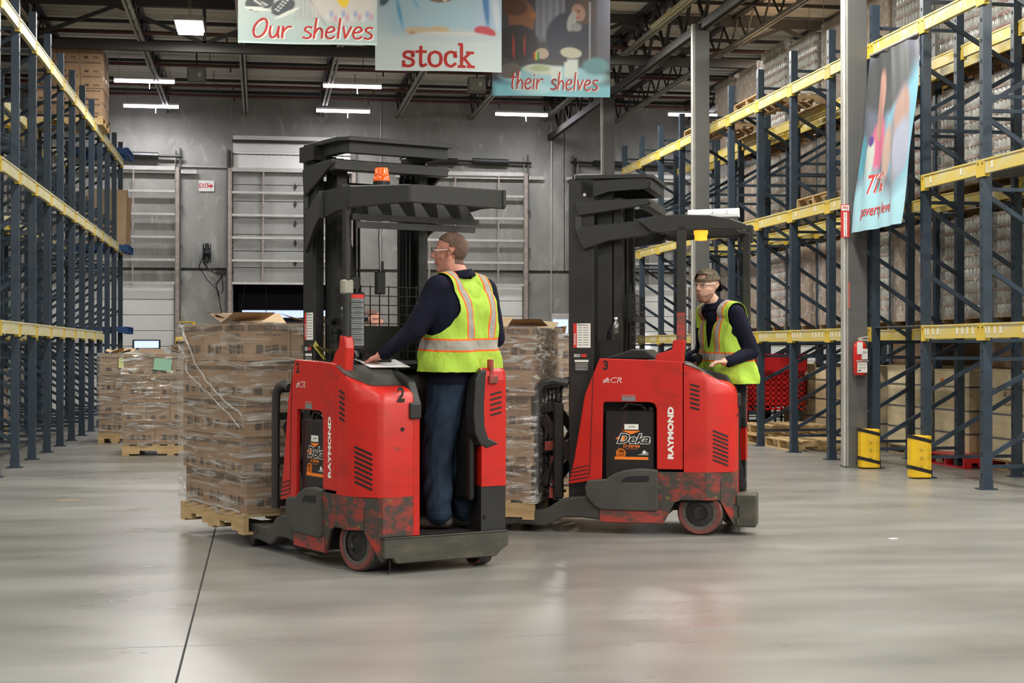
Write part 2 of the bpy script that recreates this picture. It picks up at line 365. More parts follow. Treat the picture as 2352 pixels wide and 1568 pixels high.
    def build(s, name, mats, parent=None, smooth=False, bevel=0.0, seg=1, loc=None):
        o = link(name, s.mesh(name, mats, smooth), parent)
        if bevel:
            b = o.modifiers.new('bevel', 'BEVEL'); b.width = bevel; b.segments = seg; b.limit_method = 'ANGLE'; b.angle_limit = math.radians(35)
        if smooth:
            try: o.data.set_sharp_from_angle(angle=math.radians(40))
            except Exception: pass
        if loc: o.location = loc
        return o
def link(name, me, parent=None, loc=None, rot=None):
    o = bpy.data.objects.new(name, me); COL.objects.link(o)
    if parent: o.parent = parent
    if loc: o.location = loc
    if rot: o.rotation_euler = rot
    return o
def tag(o, label=None, cat=None, group=None, kind=None):
    if label: o['label'] = label
    if cat: o['category'] = cat
    if group: o['group'] = group
    if kind: o['kind'] = kind
    return o
def thing(name, label, cat, loc=(0, 0, 0), rz=0.0, group=None):
    o = bpy.data.objects.new(name, None); COL.objects.link(o); o.location = loc; o.rotation_euler = (0, 0, rz); o.empty_display_size = .1
    return tag(o, label, cat, group)
def copy_tree(o, parent=None):
    c = o.copy(); COL.objects.link(c)
    if parent: c.parent = parent
    for ch in list(o.children): copy_tree(ch, c)
    return c
FACE_Y = Matrix(((-1, 0, 0, 0), (0, 0, 1, 0), (0, 1, 0, 0), (0, 0, 0, 1)))   # lettering that reads from the +y side
def facing(px, py, pz, ang, up=0.0):
    """matrix for lettering on a vertical face whose outward normal points at angle ang; up turns it in its own plane"""
    n = Vector((math.cos(ang), math.sin(ang), 0)); z = Vector((0, 0, 1)); x = z.cross(n)
    M = Matrix((x.to_4d(), z.to_4d(), n.to_4d(), (0, 0, 0, 1))).transposed(); 
    for i in range(3): M[3][i] = 0; 
    M.translation = (px, py, pz); M[3][3] = 1
    return M @ Matrix.Rotation(up, 4, 'Z')

# ================================================================== THE SETTING
WY = 36.5            # inner face of the end wall
DECK = 7.30
def struct(o, label=None): return tag(o, label, None, None, 'structure')
struct(MB().box(-14, 22, -12, WY + 10, -0.2, 0).build('floor', 'floor_concrete'), 'polished grey concrete warehouse floor with tyre marks')
fl = bpy.data.objects['floor']
MB().box(-.345, -.335, -12, WY, -.001, .0012).build('control_joint', 'black_matte', fl)
MB().box(-14, 22, 7.295, 7.303, -.001, .0008).build('control_joint', 'grey_decal', fl)
MB().box(6.20, 6.208, -12, WY, -.001, .0010).build('control_joint', 'grey_decal', fl)
struct(MB().box(-14.3, -14, -12, WY, 0, 8).build('wall_left', 'wall_concrete'))
struct(MB().box(22, 22.3, -12, WY, 0, 8).build('wall_right', 'wall_concrete'))
struct(MB().box(-14.3, 22.3, -12.3, -12, 0, 8).build('wall_front', 'wall_concrete'))
# end wall: cast panels with open joints, split round the dock doors
DOORS = [(-4.66, -1.96), (-0.64, 2.04), (3.38, 6.08), (7.42, 10.12), (11.44, 14.14)]
DH = 2.85; JZ = 3.18
wb = struct(MB().box(-14.3, 22.3, WY + .16, WY + .3, DH, 8).build('wall_back', 'wall_concrete'), 'grey cast concrete end wall with five dock doors')
edges = [-14.0] + [e for d in DOORS for e in d] + [22.0]
cuts = [-14, -7.0, 7.1, 16, 22]
for i in range(len(cuts) - 1):
    a, b = cuts[i] + .008, cuts[i + 1] - .008
    MB().box(a, b, WY, WY + .16, JZ + .035, 8).build('wall_panel', 'wall_concrete', wb, bevel=.01)
for i in range(0, len(edges), 2):
    MB().box(edges[i], edges[i + 1], WY, WY + .3, 0, JZ - .035).build('wall_panel', 'wall_concrete', wb, bevel=.008)
for d in DOORS:
    MB().box(d[0] - .001, d[1] + .001, WY, WY + .3, DH, JZ - .035).build('wall_panel', 'wall_concrete', wb)
# ceiling: ribbed deck, bar joists along the aisle, a cross girder, a girder over each column line, pipes
mb = MB(); prof = []
y = -12.0
while y < WY + .3:
    prof += [(y, DECK), (y + .16, DECK), (y + .19, DECK + .06), (y + .27, DECK + .06), (y + .30, DECK)]; y += .30
vs = [(x, a, z) for x in (-14.3, 22.3) for a, z in prof]; n = len(prof)
mb.add(vs, [(i, i + 1, i + 1 + n, i + n) for i in range(n - 1)])
mb.box(-14.3, 22.3, -12.3, WY + .3, DECK + .08, DECK + .3)
ceil = struct(mb.build('ceiling', 'deck'), 'pale ribbed steel roof deck on dark bar joists')
def joist(x, y0, y1, ztop, zbot, pitch=.9, ch=.06, web=.028, along='y', lit=True, name='bar_joist', panel_v=False):
    m = MB(); e = MB()
    def P(t, z, o=0.0): return (x + o, t, z) if along == 'y' else (t, x + o, z)
    for o in (-.03, .03):
        m.bar(P(y0, ztop - ch / 2, o), P(y1, ztop - ch / 2, o), .045, ch)
        m.bar(P(y0, zbot + ch / 2, o * 1.25), P(y1, zbot + ch / 2, o * 1.25), .04, ch, mi=1 if lit else 0)  # light along the bottom chord put in as a paler steel
    k = 0; t = y0
    while t < y1 - pitch * .5:
        a, b = t, min(t + pitch / 2, y1); c = min(t + pitch, y1)
        m.bar(P(a, ztop - ch), P(b, zbot + ch), web, web); m.bar(P(b, zbot + ch), P(c, ztop - ch), web, web)
        if panel_v: m.bar(P(b, zbot + ch), P(b, ztop - ch), web, web)
        t += pitch
    return m.mesh(name, ['steel_dark', 'steel_edge'])
jm = joist(0, -12, WY, DECK - .02, 6.74)
for k in range(-7, 13):
    link('bar_joist', jm, ceil, loc=(-.35 + 1.735 * k, 0, 0))
for yg in (26.9, 12.5, 3.0, -6):
    link('roof_girder', joist(yg, -14, 22, DECK - .05, 6.36, pitch=2.9, ch=.15, web=.06, along='x', lit=False, name='roof_girder', panel_v=True), ceil)
for xg in (6.75, -5.6):
    link('roof_girder', joist(xg, -12, WY, DECK - .05, 6.30, pitch=1.2, ch=.13, web=.05, lit=False, name='roof_girder'), ceil)
for yb in (24.2, 25.5, 28.6, 30.4, 32.4, 34.6, 36.1, 20, 16, 9, 5, 0):
    MB().bar((-14, yb, 7.19), (22, yb, 7.19), .05, .06).build('bridging_bar', 'steel_dark', ceil)
for yb, zb in ((27.9, 6.86), (31.3, 6.92), (34.0, 6.98), (35.6, 7.02), (22.4, 6.92)):
    m = MB(); m.tube([(-14, yb, zb), (22, yb, zb)], .035, 8)
    for xx in range(-13, 21, 3): m.tube([(xx + .4, yb, zb), (xx + .4, yb, zb - .12)], .018, 6); m.tube([(xx, yb, zb), (xx, yb, 7.3)], .008, 5)
    m.build('sprinkler_pipe', 'pipe_red', ceil)
for x0, y0, x1, y1 in ((-2.08, 20.5, -2.08, 23.6), (-1.98, 20.5, -1.98, 23.6), (6.42, 18.0, 6.42, 25.4), (6.50, 18.0, 6.50, 25.4)):
    MB().bar((x0, y0, 6.72), (x1, y1, 6.72), .05, .05).build('pale_strut', 'beam_pale', ceil)  # added bars: strong light on the joist chords put into their pale colour
for i, (px, py, Z) in enumerate(((451, 173, 31.0), (1095, 195, 31.0))):
    x, yy = at((px - 1176) / 3600 * Z, Z); z = EYE + (803 - py) / 3600 * Z
    o = thing('roof_junction_box', ['grey metal junction box with white switch under the roof beside the strip lamps', 'grey metal junction box under the roof behind the banners'][i], 'box', (x, yy, z))
    MB().box(-.18, .18, -.1, .1, -.14, .14).build('casing', 'steel_column', o, bevel=.01)
    MB().box(-.165, .165, -.115, -.1, -.125, .125).build('cover', 'door_grey', o, bevel=.004)
    MB().box(.03, .09, -.125, -.11, -.04, .04).build('switch', 'paper_white', o)
    MB().bar((0, 0, .14), (0, 0, DECK - z - .02), .03, .03).build('hanger', 'steel_dark', o)
# lamps
hb = None
ords = ['first', 'second', 'third', 'fourth', 'fifth', 'sixth', 'seventh', 'eighth', 'ninth', 'tenth', 'eleventh', 'twelfth', 'thirteenth', 'fourteenth', 'fifteenth']
for i, bx in enumerate(BAY_X):
    for j, by in enumerate(BAY_Y):
        if j != 7 or i not in (1, 2, 3): continue
        if hb is None:
            hb = thing('high_bay_lamp', None, 'lamp', (bx, by, BAY_Z))
            MB().box(-.23, .23, -.48, .48, .05, .13).build('housing', 'door_grey', hb, bevel=.01)
            MB().box(-.20, .20, -.45, .45, .0, .05).build('tube_bank', 'bay_lit', hb)
            m = MB()
            for a in (-.35, .35): m.tube([(0, a, .13), (0, a, DECK - BAY_Z - .01)], .006, 5)
            m.build('hanging_wire', 'steel_edge', hb)
            o = hb
        else: o = copy_tree(hb); o.location = (bx, by, BAY_Z)
        o['group'] = 'high bay lamps'
        o['label'] = 'rectangular high bay lamp hanging from the roof deck over the hall'
        if (i, j) == (1, 7): o['label'] = 'bright rectangular high bay lamp between roof joists beside the shoe banner'
        if (i, j) == (2, 7): o['label'] = 'rectangular high bay lamp hidden behind the hanging banners'
        if (i, j) == (3, 7): o['label'] = 'rectangular high bay lamp glowing above the film-wrapped loads on the rack'
sl = ['upper one of the two strip lamps beside the tall carton stack', 'lower one of the two strip lamps beside the tall carton stack', 'upper strip lamp of the pair between shelves banner and first truck mast',
      'lower strip lamp of the pair above the first truck mast', 'single strip lamp under the bearded man banner', 'strip lamp cut off by the steel column in mid wall', 'strip lamp seen through the rack beside the fire sign column']
s0 = None
for i, p in enumerate(STRIP_POS):
    if s0 is None:
        s0 = thing('strip_lamp', None, 'lamp', p)
        MB().box(-.6, .6, -.05, .05, .0, .05).build('housing', 'door_white', s0, bevel=.01)
        MB().tube([(-.59, 0, -.03), (.59, 0, -.03)], .034, 10).build('tube', 'tube_lit', s0, smooth=True)
        m = MB()
        for a in (-.5, .5): m.tube([(a, 0, .05), (a, 0, DECK - 6.62)], .004, 4)
        m.tube([(.1, 0, -.06), (.1, 0, -.18)], .01, 4)
        m.build('hanging_wire', 'steel_edge', s0); o = s0
    else: o = copy_tree(s0); o.location = p
    o['label'] = 'glowing violet-white ' + sl[i]; o['group'] = 'strip lamps by the end wall'
# steel columns (H sections) with pale conduit edge
for i, (yc, lab) in enumerate(((17.2, 'grey steel building column with the fire extinguisher on it'), (23.6, 'grey steel building column behind the capped driver'), (30.2, 'grey steel building column behind the second lift truck mast'), (10.8, 'grey steel building column beside the nearer rack end'))):
    if i == 3: continue
    o = thing('steel_column', lab, 'column', (6.74, yc, 0)); o['kind'] = 'structure'
    MB().box(-.11, .11, -.006, .006, 0, 6.4).build('web', 'steel_column', o)
    m = MB().box(-.12, -.108, -.10, .10, 0, 6.4).build('flange', 'door_grey', o)
    MB().box(.108, .12, -.10, .10, 0, 6.4).build('flange', 'steel_column', o)
    MB().box(-.13, .13, -.11, .12, 0, .02).build('base_plate', 'steel_column', o)
    MB().box(-.108, .108, -.10, -.085, .02, 6.4).build('cover_strip', 'steel_column', o)
    MB().tube([(-.138, -.07, .02), (-.138, -.07, 6.4)], .016, 6).build('conduit', 'aluminium', o)

# ------------------------------------------------------------------ dock doors
def z_of(py, Z=36.4): return EYE + (803 - py) / 3600 * Z
for k, (x0, x1) in enumerate(DOORS):
    d = thing('door_%d' % (k + 1), ['white sectional dock door with a lit window, closed', 'open dock door raised high behind its grid', 'white sectional dock door closed behind the first driver', 'white sectional dock door closed beyond the rack bays', 'white sectional dock door at the far corner'][k], 'door', (x0, WY, 0)); d['kind'] = 'structure'
    W = x1 - x0
    is_open = (k == 1)
    base = 2.85 if is_open else 0.0
    if not is_open: MB().box(0, W, -.008, .02, 0, DH).build('door_backing', 'door_grey', d)  # plate added to keep outside light from showing between the panels
    pm = MB().box(.0, W, -.05, -.01, .006, .374 if is_open else .350).build('door_panel', 'door_white', d, bevel=.008); pm.location = (0, 0, base)
    npan = 9 if is_open else 8
    for j in range(1, npan if not is_open else 9):
        c = pm.copy(); COL.objects.link(c); c.parent = d; c.location = (0, 0, base + (.38 if is_open else .356) * j)
        if is_open and j < 7: pass
        if not is_open and j >= 8: pass
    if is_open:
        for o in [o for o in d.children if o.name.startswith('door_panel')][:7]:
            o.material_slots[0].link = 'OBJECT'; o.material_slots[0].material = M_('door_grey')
        MB().box(-.3, W + .3, .3, 7.5, -.1, 0).build('trailer_floor', 'steel_dark', d)
        m = MB(); m.box(-.1, 0, .3, 7.5, 0, 3.2); m.box(W, W + .1, .3, 7.5, 0, 3.2); m.box(-.1, W + .1, .3, 7.5, 2.9, 3.2); m.box(-.1, W + .1, 7.5, 7.6, 0, 3.2)
        m.build('trailer_shell', 'black_plastic', d)
        MB().box(.2, W - .1, .5, .56, 2.10, 2.27).build('lit_header', 'window_lit', d)  # bluish light across the opening put in as a glowing panel
        m = MB()
        for a in (.28, .75, 1.62): m.tube([(a, -.06, 2.85), (a + (-.12 if a < .5 else 0), -.06, 2.2)], .008, 5)
        m.build('pull_rope', 'hose_black', d)
    if k == 0:
        MB().box(1.78, 2.40, -.075, -.05, 1.36, 1.58).build('window_frame', 'black_plastic', d, bevel=.02)
        MB().box(1.82, 2.36, -.08, -.075, 1.39, 1.55).build('window_pane', 'window_lit', d)
    if k == 3:
        for a in (.72, 1.32): MB().box(a, a + .42, -.08, -.05, 1.40, 1.66).build('window_pane', 'tube_lit', d, bevel=.02)  # blue-white light behind the door put into the panes as glow
    # guard grid in front of the raised door and its tracks
    zt = 5.47; zb = 2.87
    zs = [zb + (zt - zb) * j / 5 for j in range(6)]
    lean = {2: .0}.get(k, 0)
    if k != 4:
        for j, z in enumerate(zs): MB().bar((-.02, -.13, z), (W + .02, -.13, z), .045, .05 if j < 5 else .09).build('grid_rail', 'aluminium', d)
        for f in ([.10, .66] if k in (0,) else [.18, .40, .78] if k == 2 else [.25, .64, .86]): MB().bar((f * W, -.12, zb), (f * W + .02, -.12, zt), .05, .035).build('grid_stile', 'track_rust', d)
    for s, xx in ((-1, -.07), (1, W + .07)):
        m = MB(); m.box(xx - .045, xx + .045, -.14, -.10, 0, 5.5); m.box(xx - .045 * s - .006, xx - .045 * s + .006, -.14, 0, 0, 5.9)
        m.build('door_track', 'track_rust', d)
        m = MB(); m.box(xx + .06 * s - .015, xx + .06 * s + .015, -.10, -.02, 0, 5.95)
        for z in (.8, 1.9, 2.9, 3.7, 4.6): m.box(xx + .02 * s - .06, xx + .02 * s + .10, -.12, -.03, z, z + .05)
        m.build('door_jamb', 'steel_column', d)
    if k != 1:
        m = MB(); m.tube([(-.2, -.12, 5.78), (W + .2, -.12, 5.74)], .03, 8)
        m.build('spring_shaft', 'rail_grease', d)
        for a, b in ((.35, 1.15), (1.5, 2.35)): MB().tube([(a * W / 2.7, -.12, 5.77), ((a + .2) * W / 2.7, -.12, 5.76), (b * W / 2.7, -.12, 5.75)], .075, 10).build('torsion_spring', 'rail_grease', d)
        MB().box(-.3, W + .5, -.10, -.06, 5.36, 5.44).build('header_bar', 'aluminium', d)
    else:
        MB().box(-.02, W + .02, -.12, -.02, 6.10, 6.16).build('header_angle', 'steel_dark', d)
        MB().box(0, W, -.04, -.01, 5.55, 6.10).build('vent_panel', 'door_white', d)
        MB().box(0, W, -.05, -.04, 5.82, 5.84).build('panel_seam', 'steel_dark', d)
        m = MB()
        for z in (5.1, 4.7, 4.25, 3.8, 3.35):
            m.prism([(1.37, z), (1.41, z + .09), (1.45, z), (1.41, z - .09)], -.075, -.06)
        m.build('latch', 'steel_dark', d)
# things on the end wall
def wall_xy(px, Zc=None):
    t = (px - 1176) / 3600; Z = WY / (CT - t * ST); X = t * Z; return at(X, Z)[0], Z
x, Z = wall_xy(474); o = thing('exit_sign', 'white wall sign reading EXIT with a red arrow', 'sign', (x, WY - .01, z_of(433)))
MB().box(-.175, .175, -.015, 0, -.125, .125).build('sign_board', 'white_decal', o, bevel=.004)
m = MB().text('EXIT', .155, facing(-.055, -.018, 0, -PI / 2), bold=.012, wide=.72)
m.add([(x_, -.018, z_) for x_, z_ in ((.04, .022), (.09, .022), (.09, .055), (.155, 0), (.09, -.055), (.09, -.022), (.04, -.022))], [tuple(range(7))])
m.build('lettering', 'red_decal', o)
x, Z = wall_xy(476); o = thing('hose_reel', 'black cable reel with hanging cable mounted on the end wall', 'reel', (x, WY - .02, z_of(586)))
MB().box(-.04, .04, -.30, -.02, -.22, .22).build('bracket', 'black_plastic', o, bevel=.01)
MB().lathe([(.04, -.09), (.22, -.09), (.22, -.07), (.12, -.06), (.12, .06), (.22, .07), (.22, .09), (.04, .09)], (0, -.22, 0), 20, 'x').build('spool', 'hose_black', o)
MB().tube([(-.1, -.2, -.1), (-.18, -.2, -.3), (0, -.2, -.6), (.25, -.2, -.85), (.3, -.15, -1.2), (.48, -.12, -2.2)], .012, 6).build('cable', 'hose_black', o)
MB().tube([(-.1, -.2, -.2), (.1, -.2, -.42), (.34, -.2, -.5), (.36, -.2, -.85), (.26, -.2, -.98), (.2, -.2, -.7), (.42, -.15, -.42)], .014, 6).build('cable', 'hose_black', o)
MB().box(.2, .6, -.06, 0, -.44, -.40).build('cable_arm', 'black_plastic', o)
for px, z0, z1, lab in ((1265, 2.2, 6.7, 'thin grey conduit running down the end wall between dock doors'), (873, 3.0, 7.2, 'pale thin cable hanging in front of the end wall')):
    x, Z = wall_xy(px); o = MB().tube([(0, 0, z0), (.01, 0, z1)], .014, 6).build('wall_conduit', 'aluminium'); o.location = (x, WY - .05, 0); tag(o, lab, 'conduit')
o = MB().tube([(-1.86, WY - .03, 5.53), (-.72, WY - .03, 5.52)], .018, 6).build('wall_conduit', 'aluminium'); tag(o, 'level conduit above the exit sign on the end wall', 'conduit')
x, Z = wall_xy(412); o = thing('dock_lamp', 'yellow jointed dock lamp on the wall beside the closed door', 'lamp', (x, WY, 1.55))
m = MB(); m.tube([(-.10, -.1, -.2), (0, -.1, .45)], .025, 6); m.build('wall_bar', 'aluminium', o)
m = MB(); m.tube([(0, -.15, .42), (.35, -.3, .42)], .02, 6); m.tube([(.35, -.3, .42), (.2, -.5, 0)], .03, 6); m.build('arm', 'yellow_plastic', o)
MB().lathe([(.02, -.12), (.10, -.10), (.13, .05), (.12, .06), (.02, .06)], (.05, -.55, -.02), 14, 'x').build('lamp_head', 'yellow_plastic', o)
x, Z = wall_xy(428); o = MB().box(-.14, .14, -.01, 0, -.18, .18).build('door_number_sign', 'white_decal'); o.location = (x + .05, WY, z_of(773)); tag(o, 'small white dock number sign showing a D on the wall', 'sign')
MB().text('D', .20, facing(.02, -.012, .03, -PI / 2), bold=.03).build('lettering', 'black_decal', o)
o = thing('yellow_stand', 'yellow framed machine with black ends beyond the second pallet load', 'machine', at(.55, 30.0) + (0,))
m = MB()
for a in (-.27, .27): m.box(a - .04, a + .04, -.1, .1, 0, 1.45)
m.build('post', 'black_plastic', o); 
m = MB().box(-.3, .3, -.05, .05, 1.78, 1.86); m.box(-.3, -.24, -.05, .05, 1.45, 1.8); m.box(.22, .28, -.05, .05, 1.45, 1.8); m.build('rail', 'yellow_plastic', o)
MB().box(-.3, -.14, -.06, .06, 1.5, 1.78).build('control_box', 'black_plastic', o)
x, Z = wall_xy(1288); o = thing('light_box', 'lit blue-white window box on the end wall beyond the pallet loads', 'window', (x, WY, z_of(752)))
MB().box(-.24, .2, -.07, 0, -.3, .34).build('frame', 'aluminium', o, bevel=.01)
MB().box(-.20, .16, -.08, -.07, -.26, .2).build('pane', 'window_lit', o)  # brightness of the opening put in as a glowing surface
o = MB().box(-.2, .2, -.004, .004, -.22, .28).build('plastic_bag', 'paper_white'); o.location = (8.6, WY - .2, 2.4); o.rotation_euler = (0, .3, 0); tag(o, 'limp white plastic bag hung against the far white dock door', 'bag')

# ------------------------------------------------------------------ pallet racks
def post_mesh(h):
    m = MB(); m.prism([(-.045, -.04), (.045, -.04), (.045, .04), (.03, .04), (.03, -.028), (-.03, -.028), (-.03, .04), (-.045, .04)], 0, h, 'xy')
    z = .12
    while z < h - .05: m.box(-.047, -.0455, -.012, .012, z, z + .035, 1); m.box(.0455, .047, -.012, .012, z, z + .035, 1); z += .20
    return m.mesh('post', ['rack_blue', 'black_matte'])
def base_mesh(): return MB().box(-.085, .085, -.075, .075, 0, .012).box(-.05, .05, -.045, .045, .012, .10).mesh('foot_plate', 'rack_blue')
BRACES = [(0.30, 0.88, 1), (0.90, 1.42, 1), (2.15, 1.50, 1), (2.85, 2.20, 1), (3.60, 2.95, -1), (3.72, 4.30, 1), (4.95, 4.35, 1)]
STRUTS = [0.22, 1.26, 1.44, 2.90, 3.66, 3.80, 5.02]
def make_rack(name, label, cat, group, xf, xr, ys, levels, h, beam_mat, side, guard_h=0, stickers=True, skip=()):
    """xf front line, xr rear line; side = +1 when the aisle lies on the -x side"""
    r = thing(name, label, cat, (xf, ys[0], 0)); D = xr - xf
    pm, fm = post_mesh(h), base_mesh()
    sm = MB().bar((0, 0, 0), (D, 0, 0), .03, .035).mesh('strut', 'rack_blue')
    for i, y in enumerate(ys):
        f = bpy.data.objects.new('upright_frame', None); COL.objects.link(f); f.parent = r; f.location = (0, y - ys[0], 0); f.empty_display_size = .1
        hh = h
        for x in (0, D):
            link('post', pm, f, (x, 0, 0)); link('foot_plate', fm, f, (x, 0, 0))
        for z in STRUTS:
            if z < h: link('strut', sm, f, (0, 0, z))
    ds = {}
    for f in [c for c in r.children]:
        for (a, b, s) in BRACES:
            if max(a, b) > h: continue
            k = (a, b)
            if k not in ds: ds[k] = MB().bar((0, 0, a), (D, 0, b), .03, .045).mesh('diagonal_brace', 'rack_blue')
            link('diagonal_brace', ds[k], f)
    L = ys[1] - ys[0] - .09
    m = MB(); m.box(-.022, .022, 0, L, -.075, .062); m.box(-.03, .03, .0, L, .050, .066)
    bm_ = m.mesh('beam', [beam_mat]); 
    m = MB()
    for a in (0,): m.box(-.027, .027, a - .045, a + .045, -.10, .068); m.box(-.032, .032, a - .006, a + .006, .02, .035, 1)
    cm = m.mesh('beam_connector', ['beam_end', 'black_matte'])
    tm = MB().box(-.0012, .0012, -.018, .018, -.034, .034).mesh('location_label', 'sticker')
    for li, z in enumerate(levels):
        for i in range(len(ys) - 1):
            if (li, i) in skip: continue
            for fr in (0, 1):
                x = (-.03 * side if fr == 0 else D + .03 * side)
                b = link('beam', bm_, r, (x, ys[i] + .045 - ys[0], z)); link('beam_connector', cm, b); link('beam_connector', cm, b, (0, L, 0))
                if fr == 0 and stickers:
                    for q in ((.10, .19, .28, .37, .72, .81, .90, .98) if li == 0 else (.3, .85)):
                        link('location_label', tm, b, (-.0235 * side, L * q if q < .97 else L * .96, 0))
    return r
P = 1.386
R_Y = [14.24 + P * k for k in range(-1, 12)]
L_Y = [18.60 + 1.355 * k for k in range(-1, 11)]
rack_r = make_rack('pallet_rack', 'long dark blue pallet rack with yellow beams bordering the aisle beside the steel columns', 'rack', None, 6.92, 7.94, R_Y, (1.54, 3.12, 4.78), 5.28, 'beam_yellow', 1, skip=((0, 2), (1, 2)))
rack_r2 = make_rack('pallet_rack', 'second dark blue rack row holding film-wrapped loads, back to back behind the aisle rack', 'rack', None, 8.30, 9.30, R_Y, (1.54, 3.12, 4.78), 5.28, 'beam_yellow', 1)
rack_l = make_rack('pallet_rack', 'dark blue pallet rack with faded yellow beams facing the floor cartons', 'rack', None, -2.78, -3.80, L_Y, (1.60, 3.34, 5.08), 5.50, 'beam_pale', -1, stickers=False, skip=((0, 8), (0, 9), (0, 10)))
rack_l2 = make_rack('pallet_rack', 'dark blue rack row standing behind the faded yellow beam rack', 'rack', None, -4.15, -5.15, L_Y, (1.60, 3.34, 5.08), 5.50, 'beam_yellow', -1, stickers=False)
# mesh deck on the nearer bays of the aisle rack
for (li, z, k) in ((0, 1.60, 2), (1, 3.18, 1)):
    m = MB()
    for j in range(12): yy = R_Y[k] + .06 + j * .115; m.box(-.02, 1.04, yy - R_Y[0], yy - R_Y[0] + .09, z, z + .012)
    m.build('steel_deck', 'steel_column', rack_r)
# post guards
for i, (yy) in enumerate((R_Y[4] - .0, R_Y[3] - .0)):
    px = ((1996, 1029), (2106, 1047))[i]
    o = thing('post_guard', ['yellow plastic post guard with black straps at the foot of the column rack post', 'yellow plastic post guard with black straps, the nearer of the two to the camera'][i], 'guard', (6.845, R_Y[3 - i] - .02, 0), 0, 'yellow rack post guards')
    pts = [(-.11 + .02, -.09), (.04, -.11), (.085, -.10), (.085, .10), (.04, .11), (-.09, .09), (-.125, .05), (-.125, -.05)]
    MB().prism(pts, .01, .45, 'xy').build('shell', 'yellow_plastic', o, bevel=.012, seg=2)
    m = MB()
    for z in (.12, .21, .30):
        for a in (-.03, .045): m.box(a - .014, a + .014, -.113, -.09, z, z + .026)
        m.box(-.128, -.11, -.014, .014, z, z + .026)
    m.build('slot', 'beam_end', o)
    for z, t in ((.07, .0), (.37, .02)):
        q = [(a * 1.035, b * 1.03) for a, b in pts]; n = len(q)
        vs = [(a, b, z + (.02 if j else 0) * 1 + t - a * .25) for j in (0, 1) for a, b in q]
        vs = [(a, b, zz + (.018 if k >= n else 0)) for k, (a, b, zz) in enumerate(vs)]
        MB().loft([vs[:n], vs[n:]], cap=False).build('strap', 'strap_black', o)
# fire extinguisher and sign on the column
o = thing('fire_extinguisher', 'red fire extinguisher with white tags on the steel column', 'fire extinguisher', (6.74, 17.2 - .18, 1.06))
MB().lathe([(.0, 0), (.065, .0), (.075, .02), (.075, .33), (.055, .37), (.025, .39), (.0, .39)], (0, 0, 0), 20).build('cylinder', 'extinguisher_red', o, smooth=True)
m = MB().box(-.02, .02, -.02, .02, .38, .42); m.bar((-.02, 0, .42), (.11, 0, .44), .02, .012); m.bar((-.02, 0, .40), (.10, 0, .40), .02, .012); m.build('valve', 'aluminium', o)
m = MB(); m.box(-.072, .072, -.079, -.072, .155, .17); m.build('strap', 'aluminium', o)
m = MB(); m.box(-.06, .055, -.083, -.076, .03, .145); m.box(-.01, .06, -.083, -.076, .18, .30); m.box(-.065, .0, -.088, -.083, .24, .375); m.build('tag', 'white_decal', o)
m = MB(); m.text('INSPECTION', .02, facing(0, -.084, .12, -PI / 2)); m.text('RECORD', .02, facing(0, -.084, .085, -PI / 2)); m.box(-.05, -.02, -.0842, -.0835, .05, .06); m.text('ABC', .03, facing(.027, -.084, .26, -PI / 2)); m.build('lettering', 'black_decal', o)
o = thing('fire_sign', 'narrow red and white sign reading FIRE EXTINGUISHER on the column', 'sign', (6.74 - .15, 17.2 - .11, 2.82))
MB().box(-.05, .05, -.012, 0, -.19, .19).build('sign_board', 'red_decal', o)
m = MB(); m.box(-.045, .045, -.014, -.012, .12, .18); m.box(-.02, .02, -.014, -.012, -.18, .10); m.build('white_field', 'white_decal', o)
m = MB().text('FIRE', .045, facing(0, -.0155, .15, -PI / 2), bold=.02, wide=.85)
for i, ch in enumerate('EXTINGUISHER'): m.text(ch, .024, facing(0, -.0155, .088 - i * .0235, -PI / 2), bold=.02)
m.build('lettering', 'red_decal', o)
o = thing('column_sticker', 'faded red strip sticker on the steel column below the fire sign', 'sticker', (6.74 - .10, 17.2 - .102, 1.97))
MB().box(-.012, .012, -.004, 0, -.15, .15).build('sticker_sheet', 'tray_red', o)

# ------------------------------------------------------------------ pallets and pallet loads
def make_pallet(parent, L=1.2, W=1.0, top=True, mats='pallet_wood', name='pallet', H=.14, loc=(0, 0, 0), blocks=False):
    p = bpy.data.objects.new(name, None); COL.objects.link(p); p.parent = parent; p.location = loc; p.empty_display_size = .1
    rnd = random.Random(int(L * 100) + len(mats))
    for y in (-W / 2 + .02, 0, W / 2 - .02):
        # notched stringer
        z0, z1 = .018, H - .02
        poly = [(-L / 2, z0), (-L * .32, z0), (-L * .32, z0 + .045), (-L * .14, z0 + .045), (-L * .14, z0), (L * .14, z0), (L * .14, z0 + .045), (L * .32, z0 + .045), (L * .32, z0), (L / 2, z0), (L / 2, z1), (-L / 2, z1)]
        MB().prism(poly, y - .02, y + .02).build('stringer', mats, p)
    n = 7 
    bm0 = MB().box(-.045, .045, -W / 2, W / 2, 0, .018).mesh('deck_board', mats)
    for i in range(n):
        x = -L / 2 + .045 + (L - .09) * i / (n - 1); link('deck_board', bm0, p, (x, 0, H - .02), (0, 0, rnd.uniform(-.008, .008)))
        if i in (0, 3, 6): link('deck_board', bm0, p, (x, 0, 0))
    return p
CART = {}
